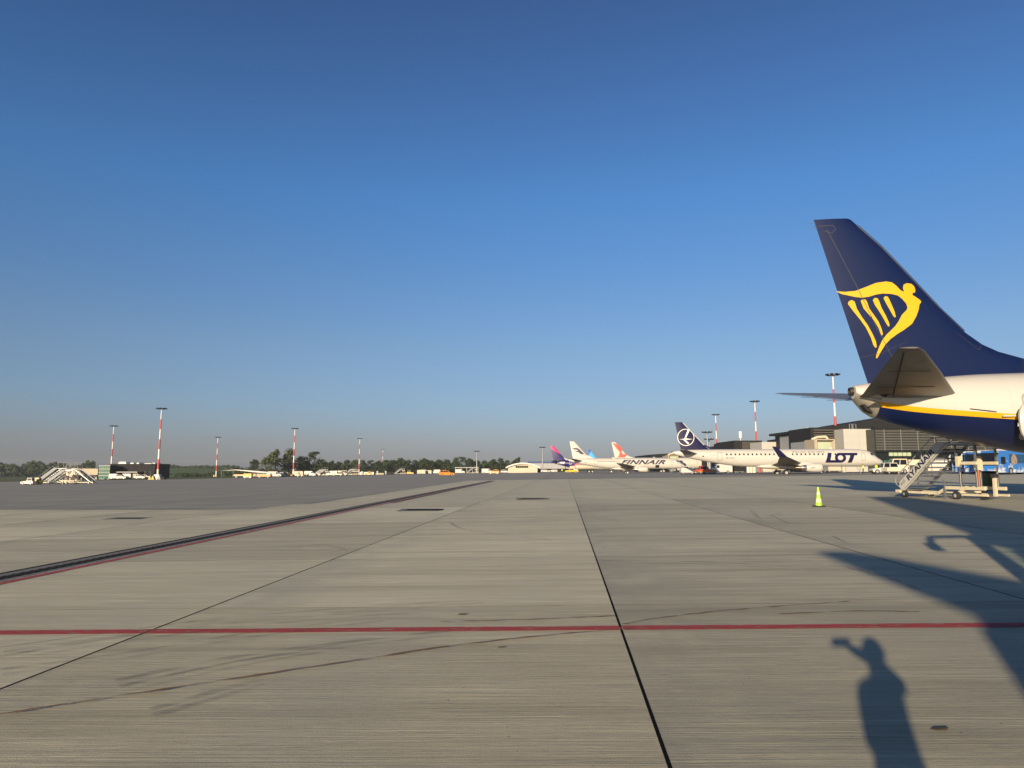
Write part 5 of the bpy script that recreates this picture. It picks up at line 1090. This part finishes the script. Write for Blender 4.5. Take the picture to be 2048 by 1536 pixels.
# ------------------------------------------------------------------ trees and far country
M_bark = mat('bark', (.06, .045, .03), .9, var=.3, scale=3)
def leaf_mat(name, a, b):
    m = bpy.data.materials.new(name); m.use_nodes = True; n, l = N(m); p = n['Principled BSDF']
    geo = n.new('ShaderNodeNewGeometry'); oi = n.new('ShaderNodeObjectInfo')
    f = mathn(n, l, 'MULTIPLY_ADD', geo.outputs['Random Per Island'], .7, mathn(n, l, 'MULTIPLY', oi.outputs['Random'], .3))
    l.new(mixc(n, l, f, a, b), p.inputs['Base Color']); p.inputs['Roughness'].default_value = .75; p.inputs['Specular IOR Level'].default_value = .2
    return m
M_leaf_d = leaf_mat('leaf_dark', (.016, .030, .012), (.045, .070, .024)); M_leaf_l = leaf_mat('leaf_light', (.035, .055, .018), (.10, .12, .04))
rng = np.random.default_rng(5)
def crown_mesh(h, w, n_cl, n_lf, lf, bottom=.12, col=None):
    V = []; Fc = []
    cl = []
    for k in range(n_cl):
        z = bottom + (1 - bottom) * rng.random() ** .8; t = (z - bottom) / (1 - bottom)
        rr = w * (math.sin(math.pi * min(1, .18 + .82 * t) ** .75) ** .7 + .1) * math.sqrt(rng.random()); a = rng.random() * 6.283
        cl.append((rr * math.cos(a), rr * math.sin(a), z * h, (.10 + .12 * rng.random()) * h * (1.1 - .4 * t)))
    for i in range(n_lf):
        cx, cy, cz, cr = cl[rng.integers(len(cl))]; d = rng.normal(size=3); d /= np.linalg.norm(d); r_ = cr * (rng.random() ** .33)
        p = np.array([cx, cy, cz]) + d * r_ * np.array([1, 1, .8]); u_ = rng.normal(size=3); u_ /= np.linalg.norm(u_); v_ = np.cross(u_, d); v_ /= np.linalg.norm(v_) + 1e-6
        s_ = lf * (.6 + .8 * rng.random()); k = len(V)
        V += [p - u_ * s_, p + v_ * s_ * .7, p + u_ * s_, p - v_ * s_ * .7]; Fc.append((k, k + 1, k + 2, k + 3))
    me = bpy.data.meshes.new('crown'); me.from_pydata([tuple(map(float, x)) for x in V], [], Fc); return me
def trunk_mesh(h, w):
    b = MB(); b.cyl((0, 0, -.5), (0, 0, h * .35), h * .028, h * .02, 8).cyl((0, 0, h * .35), (.1, 0, h * .75), h * .02, h * .006, 7)
    for k in range(6): a = k * 1.05; b.cyl((0, 0, h * (.22 + .07 * k)), (w * .6 * math.cos(a), w * .6 * math.sin(a), h * (.5 + .06 * k)), h * .010, h * .003, 5)
    me = bpy.data.meshes.new('trunk'); me.from_pydata([tuple(map(float, x)) for x in b.v], [], b.f); me.materials.append(M_bark); return me
KIND = []
for k in range(6):
    w_ = (.36, .42, .30, .40, .34, .45)[k]; KIND.append((crown_mesh(1.0, w_ * .62, 26, 1500, .030, (.02, .05, .0, .03, .06, .02)[k]), trunk_mesh(1.0, w_)))
def tree(px, D, h, k, label, m, group, rz=0, wide=1.0):
    x = wx(px, D); t = thing('leafy_tree', label, 'tree', (x, D, gz(x) - .2), rz, group)
    c, tr = KIND[k]
    for me_, nm, mm in ((c, 'crown', m), (tr, 'trunk', M_bark)):
        key = (nm, k, mm.name)
        if key not in KIDS: m2 = me_.copy(); m2.materials.clear(); m2.materials.append(mm); KIDS[key] = m2
        o = link(nm, KIDS[key], t); o.scale = (h * wide, h * wide, h)
    return t
tg = 'trees beyond the apron'
tree(509, 520, 11.5, 0, 'round dark tree above the brown tiled cottage', M_leaf_d, tg, 0, 1.5)
tree(472, 560, 6.5, 5, 'low bush at the right end of the green field', M_leaf_d, tg, 1, 1.6); tree(484, 540, 6.0, 3, 'second low bush by the green field', M_leaf_d, tg, 2, 1.6); tree(492, 500, 4.5, 1, 'pale green bush left of the cottage', M_leaf_l, tg, 2, 1.6)
tree(551, 470, 16.6, 0, 'tall pale green tree left of the twin crowned pair', M_leaf_l, tg, 1, 1.25); tree(577, 480, 17.0, 2, 'tallest pale green tree just left of the tree mast', M_leaf_l, tg, 2.1, 1.35); tree(533, 460, 11.5, 3, 'lower pale tree leaning out left of the tall trees', M_leaf_l, tg, 3, 1.4)
tree(627, 500, 16.5, 1, 'dark round crowned tree standing above the wood, right of the mast', M_leaf_d, tg, 1.5, 1.45); tree(603, 490, 12.5, 4, 'dark tree in the gap right of the tree mast', M_leaf_d, tg, .4, 1.5)
names = ['dark tree of the long wood, %s']
marks = ['first right of the round crown', 'second right of the round crown', 'above the paired pale flights', 'above the service truck', 'just left of the container mast', 'behind the container mast', 'above the white container office', 'above the beige cabin', 'above the dark cabin', 'right of the farthest mast', 'above the lone pale stairs', 'above the lone yellow tractor', 'mid way from cabin to SUV', 'above the pale containers', 'left of the orange SUV', 'directly behind the orange SUV', 'right of the orange SUV', 'left end of the carport', 'above the carport', 'right end of the carport', 'right of the grey lamp mast', 'left of the smaller SUV', 'above the smaller SUV', 'left of the hangar', 'touching the hangar roof']
for i, mk in enumerate(marks):
    px = 650 + i * 15.2; hh = (11.5, 12.3, 11.0, 13.0, 12.4, 11.8, 12.8, 11.4, 12.6, 11.9, 13.0, 12.2, 12.0, 12.6, 11.2, 11.6, 12.0, 13.2, 14.0, 12.8, 10.5, 10.8, 11.3, 12.0, 11.0)[i]
    D = 560 + (i * 37 % 60)
    tree(px + random.uniform(-2, 2), D, hh * .90, (i * 5 + 1) % 6, names[0] % mk, M_leaf_d, tg, i * 1.3, 1.6)
# understorey behind the wood so that no sky shows low through it
def wood(name, pxa, pxb, D, h, m, n_, lf):
    V = []; Fc = []; xa, xb = wx(pxa, D), wx(pxb, D)
    for i in range(n_):
        x = xa + (xb - xa) * rng.random(); top = h * (.62 + .25 * math.sin(x * .11) * math.sin(x * .047 + 1) + .13 * math.sin(x * .31))
        p = np.array([x, D + rng.random() * 25, gz(x) - .3 + top * rng.random() ** .8]); u_ = rng.normal(size=3); u_ /= np.linalg.norm(u_); v_ = np.cross(u_, rng.normal(size=3)); v_ /= np.linalg.norm(v_)
        s_ = lf * (.6 + .8 * rng.random()); k = len(V); V += [p - u_ * s_, p + v_ * s_, p + u_ * s_, p - v_ * s_]; Fc.append((k, k + 1, k + 2, k + 3))
    me_ = bpy.data.meshes.new(name); me_.from_pydata([tuple(map(float, x)) for x in V], [], Fc); me_.materials.append(m)
    return link(name, me_)
tag(wood('undergrowth', 595, 1040, 600, 13.5, M_leaf_d, 18000, .75), 'dense dark undergrowth filling the long wood', 'undergrowth', kind='stuff')
tag(wood('hedge', 340, 470, 470, 4.2, M_leaf_d, 1800, .45), 'low dark hedge along the foot of the green field', 'hedge', kind='stuff')
# field rising behind the hedge and the wooded hill at far left
def hill(name, pxa, pxb, D0, D1, py_top, m, bump_=0.0):
    b = MB(); nx, ny = 30, 8; xa0, xb0 = wx(pxa, D0), wx(pxb, D0)
    for j in range(ny + 1):
        D = D0 + (D1 - D0) * j / ny; t = j / ny
        for i in range(nx + 1):
            s_ = i / nx; x = wx(pxa + (pxb - pxa) * s_, D); zt = hz(py_top, D1) + bump_ * math.sin(s_ * 5 + 1) - (1 - math.sin(math.pi * min(1, max(0, s_)))) * 2.0
            z0 = gz(x) - .5; b.v.append((x, D, z0 + (zt - z0) * (t * t * (3 - 2 * t))))
    b.f = [(j * (nx + 1) + i, j * (nx + 1) + i + 1, (j + 1) * (nx + 1) + i + 1, (j + 1) * (nx + 1) + i) for j in range(ny) for i in range(nx)]; b.m = [0] * len(b.f)
    return tag(b.build(name, m, None, True, fixn=False), kind='structure')
hill('field', 250, 640, 480, 950, 936.5, M_field, 1.0); hill('hill', -250, 300, 700, 1500, 937, M_field, 2.0)
def hillwood(name, pxa, pxb, D0, D1, h, n_, lf, pyt, hb):
    V = []; Fc = []
    for i in range(n_):
        D = D0 + (D1 - D0) * rng.random(); px = pxa + (pxb - pxa) * rng.random(); x = wx(px, D); zt = hz(pyt, D1); g = gz(x) + (zt - gz(x)) * max(0, (D - hb[0]) / (hb[1] - hb[0])) ** 1.2
        top = h * (.75 + .22 * math.sin(px * .083 + 2) * math.sin(px * .031) + .10 * math.sin(px * .21 + math.sin(px * .05) * 3) + .10 * math.sin(px * .47 + 2 * math.sin(px * .11)))
        p = np.array([x, D, g + top * rng.random() ** .7]); u_ = rng.normal(size=3); u_ /= np.linalg.norm(u_); v_ = np.cross(u_, rng.normal(size=3)); v_ /= np.linalg.norm(v_)
        s_ = lf * (.6 + .8 * rng.random()); k = len(V); V += [p - u_ * s_, p + v_ * s_, p + u_ * s_, p - v_ * s_]; Fc.append((k, k + 1, k + 2, k + 3))
    me_ = bpy.data.meshes.new(name); me_.from_pydata([tuple(map(float, x)) for x in V], [], Fc); me_.materials.append(M_leaf_d); return link(name, me_)
tag(hillwood('far_wood', -200, 190, 720, 1400, 15, 16000, 1.6, 937, (700, 1500)), 'distant dark wood covering the hill at far left', 'wood', kind='stuff')
tag(hillwood('far_wood', 335, 480, 900, 960, 5, 1500, .9, 937, (480, 950)), 'thin dark strip of wood on the crest of the green field', 'wood', kind='stuff')
for px, D, lab in ((18, 760, 'white house wall showing through the wood at the left edge'), (30, 780, 'second white house in the wood at far left'), (72, 800, 'small white house above the tow tractor in the wood')):
    x = wx(px, D); t = thing('house', lab, 'house', (x, D - 60, hz(944, D) - 2.5)); MB().box(0, 4, 0, 6, -6, 2.4).build('wall', M_w, t); MB().prism([(-.4, 2.4), (4.4, 2.4), (2, 4)], lambda a, b, q: (a, q, b), -.4, 6.4).build('roof', M_roofb, t)

# ------------------------------------------------------------------ people
def human(name, label, loc, rotz, J, rad, edges, m_cloth, m_skin, m_hair, m_leg, extra=None):
    t = thing(name, label, 'person', loc, rotz)
    ks = list(J); me_ = bpy.data.meshes.new('body'); me_.from_pydata([J[k] for k in ks], [(ks.index(a), ks.index(b)) for a, b in edges], [])
    o = bpy.data.objects.new('body_src', me_); C.objects.link(o); o.modifiers.new('s', 'SKIN'); sv = me_.skin_vertices[0].data
    for i, k in enumerate(ks): sv[i].radius = rad[k] if isinstance(rad[k], tuple) else (rad[k], rad[k]); sv[i].use_root = (k == 'pelvis')
    sub = o.modifiers.new('d', 'SUBSURF'); sub.levels = sub.render_levels = 2
    dg = bpy.context.evaluated_depsgraph_get(); m2 = bpy.data.meshes.new_from_object(o.evaluated_get(dg)); bpy.data.objects.remove(o)
    for m in (m_cloth, m_skin, m_leg): m2.materials.append(m)
    m2.polygons.foreach_set('use_smooth', [True] * len(m2.polygons))
    hand = [Vector(J[k]) for k in J if k.startswith('wr')]
    for p in m2.polygons:
        c = p.center
        if c.z > J['neck'][2] or any((c - h).length < .16 and c.y > h.y - .03 for h in hand) : p.material_index = 1
        elif c.z < J['pelvis'][2] - .03 and abs(c.x) < .22 : p.material_index = 2
    m2.name = 'body'; link('body', m2, t)
    hd = Vector(J['head']); b = MB(); rings = []
    for k in range(9):
        a = math.pi * k / 8 * .62; rings.append([(hd.x + .098 * math.sin(a) * math.cos(q), hd.y - .012 + .112 * math.sin(a) * math.sin(q), hd.z + .02 + .125 * math.cos(a)) for q in [i * math.pi / 8 for i in range(16)]])
    b.loft(rings[1:], True).build('hair', m_hair, t, True)
    fc = MB()                                   # nose, brows, mouth, ears
    fc.loft([[(hd.x + s_ * w_, hd.y + .085 + d_, hd.z + z_) for s_, d_ in ((-1, 0), (0, .028 * w_ / .016), (1, 0))] for z_, w_ in ((.02, .008), (-.035, .016), (-.045, .012))]).build('nose', m_skin, t, True)
    for s_ in (-1, 1):
        MB().loft([[(hd.x + s_ * .034 + .013 * math.cos(q) * r_, hd.y + .088 + y_, hd.z + .012 + .008 * math.sin(q) * r_) for q in [i * math.pi / 4 for i in range(8)]] for y_, r_ in ((-.01, 1), (.004, .8))]).build('eye', M_logo_dk, t)
        MB().loft([[(hd.x + s_ * (.086 + a), hd.y - .005 + .018 * math.cos(q) * r_, hd.z + .032 * math.sin(q) * r_ - .005) for q in [i * math.pi / 4 for i in range(8)]] for a, r_ in ((-.01, .8), (.012, 1), (.016, .8))]).build('ear', m_skin, t, True)
    MB().box(hd.x - .024, hd.x + .024, hd.y + .082, hd.y + .094, hd.z - .072, hd.z - .062).build('mouth', mat('lips', (.30, .10, .08), .5), t)
    return t
M_skin = mat('skin', (.48, .29, .20), .55, var=.06, scale=8); M_hair = mat('hair', (.035, .022, .014), .6, var=.3, scale=40); M_jack = mat('dark_jacket', (.03, .035, .05), .8, var=.2, scale=6); M_jeans = mat('jeans', (.05, .07, .13), .85, var=.2, scale=9); M_shoe = mat('shoe_leather', (.02, .018, .016), .6)
def body_joints(hh, el, wr, stance=.09, fing=True, hd=(0, .02), el2=None, wr2=None):
    k = hh / 1.65
    J = {'pelvis': (0, 0, .93), 'waist': (0, .01, 1.08), 'chest': (0, 0, 1.25), 'collar': (0, -.005, 1.36), 'neck': (0, .0, 1.44), 'jaw': (hd[0], hd[1] + .02, 1.485), 'head': (hd[0], hd[1] + .01, 1.545), 'crown': (hd[0], hd[1] - .005, 1.60)}
    rad = {'pelvis': (.165, .12), 'waist': (.145, .105), 'chest': (.17, .12), 'collar': (.11, .085), 'neck': .055, 'jaw': (.062, .07), 'head': (.078, .092), 'crown': (.055, .062)}
    E = [('pelvis', 'waist'), ('waist', 'chest'), ('chest', 'collar'), ('collar', 'neck'), ('neck', 'jaw'), ('jaw', 'head'), ('head', 'crown')]
    for s_, c in ((-1, 'l'), (1, 'r')):
        if c == 'r' and el2: el, wr = el2, wr2
        J.update({'sh' + c: (s_ * .175, 0, 1.345), 'el' + c: (s_ * el[0], el[1], el[2]), 'wr' + c: (s_ * wr[0], wr[1], wr[2]), 'hp' + c: (s_ * .09, 0, .86), 'kn' + c: (s_ * (stance + .005), .02, .48), 'an' + c: (s_ * stance, -.01, .085), 'to' + c: (s_ * (stance + .02), .15, .04)})
        rad.update({'sh' + c: .062, 'el' + c: .045, 'wr' + c: .028, 'hp' + c: .092, 'kn' + c: .062, 'an' + c: .042, 'to' + c: (.045, .03)})
        E += [('collar', 'sh' + c), ('sh' + c, 'el' + c), ('el' + c, 'wr' + c), ('pelvis', 'hp' + c), ('hp' + c, 'kn' + c), ('kn' + c, 'an' + c), ('an' + c, 'to' + c)]
        w_ = Vector(J['wr' + c]); d = (w_ - Vector(J['el' + c])).normalized()
        J['pm' + c] = tuple(w_ + d * .065); rad['pm' + c] = (.034, .02); E.append(('wr' + c, 'pm' + c))
        if fing:
            side = Vector((1, 0, 0)) - d * d.x; side.normalize(); nrm = d.cross(side) * (1 if d.cross(side).y > 0 else -1)
            for q, (o_, ln) in enumerate(((-.028, .062), (-.009, .075), (.010, .072), (.028, .056))):
                a = Vector(J['pm' + c]) + side * o_ + d * .022; b2 = a + d * ln * .55; c2 = b2 + (d * .6 + nrm * .6) * ln * .45
                for nm, v_, r_ in (('a', a, .0095), ('b', b2, .009), ('c', c2, .008)): J['f%s%d%s' % (nm, q, c)] = tuple(v_); rad['f%s%d%s' % (nm, q, c)] = r_
                E += [('pm' + c, 'fa%d%s' % (q, c)), ('fa%d%s' % (q, c), 'fb%d%s' % (q, c)), ('fb%d%s' % (q, c), 'fc%d%s' % (q, c))]
            a = w_ + d * .03 - side * s_ * .035; b2 = a + (d * .8 - side * s_ * .5) * .04
            J['ta' + c] = tuple(a); J['tb' + c] = tuple(b2); rad['ta' + c] = .012; rad['tb' + c] = .009; E += [('wr' + c, 'ta' + c), ('ta' + c, 'tb' + c)]
    J = {a: (x * k, y * k, z * k) for a, (x, y, z) in J.items()}
    return J, rad, E
def shoes(t, J, m):
    for c in 'lr':
        a = J['an' + c]; MB().loft([[(a[0] + w_ * x_, a[1] + yy, z_) for x_, z_ in ((-1, 0), (1, 0), (.9, hh), (-.9, hh))] for yy, w_, hh in ((-.07, .035, .09), (0, .045, .11), (.1, .05, .08), (.19, .035, .05))]).build('shoe', m, t, True)
J, rad, E = body_joints(1.66, (.09, .12, 1.08), (.01, .22, 1.06), .10, True, (0, .02), (.10, .22, 1.45), (.035, .405, 1.49))
rad['chest'] = (.145, .11); rad['shl'] = rad['shr'] = .052; rad['collar'] = (.095, .08); rad['elr'] = .058; rad['wrr'] = .036
pt = human('person', 'photographer in dark jacket holding up a phone, seen only by the shadow', (0.06, -.50, gz(0)), 0, J, rad, E, M_jack, M_skin, M_hair, M_jeans); shoes(pt, J, M_shoe); pt.scale = (.84, 1, 1)
ph = MB().box(-.080, .080, -.030, -.021, -.038, .038).build('smartphone', M_black, None, loc=(0, 0, CAMH)); tag(ph, 'black smartphone held up sideways by the photographer', 'phone')
J, rad, E = body_joints(1.75, (.24, .0, 1.08), (.25, .12, .84), .11, False)
for px, D, rz, lab in ((1725.5, 131, 1.4, 'ground worker in hi-vis vest at the LOT nose wheel'), (1752, 127, -1.2, 'ground worker in hi-vis vest just ahead of the LOT nose'), (1124, 270, 0, 'ground worker in pale vest left of the yellow pickup')):
    x = wx(px, D); q = human('person', lab, (x, D, gz(x)), rz, J, rad, E, M_hiv, M_skin, M_hair, M_jack); shoes(q, J, M_shoe)

# ------------------------------------------------------------------ haze
hzb = MB().box(-2600, 1200, -150, 2300, -9, 31).build('haze', None); hzb.data.materials.clear()
mh = bpy.data.materials.new('summer_haze'); mh.use_nodes = True; n, l = N(mh); n.clear()
ho = n.new('ShaderNodeOutputMaterial'); pv = n.new('ShaderNodeVolumePrincipled'); pv.inputs['Density'].default_value = .00011; pv.inputs['Color'].default_value = (.80, .86, .95, 1); pv.inputs['Anisotropy'].default_value = 0.0
l.new(pv.outputs[0], ho.inputs['Volume']); hzb.data.materials.append(mh); tag(hzb, 'thin pale summer haze over the airfield', 'haze', kind='stuff')
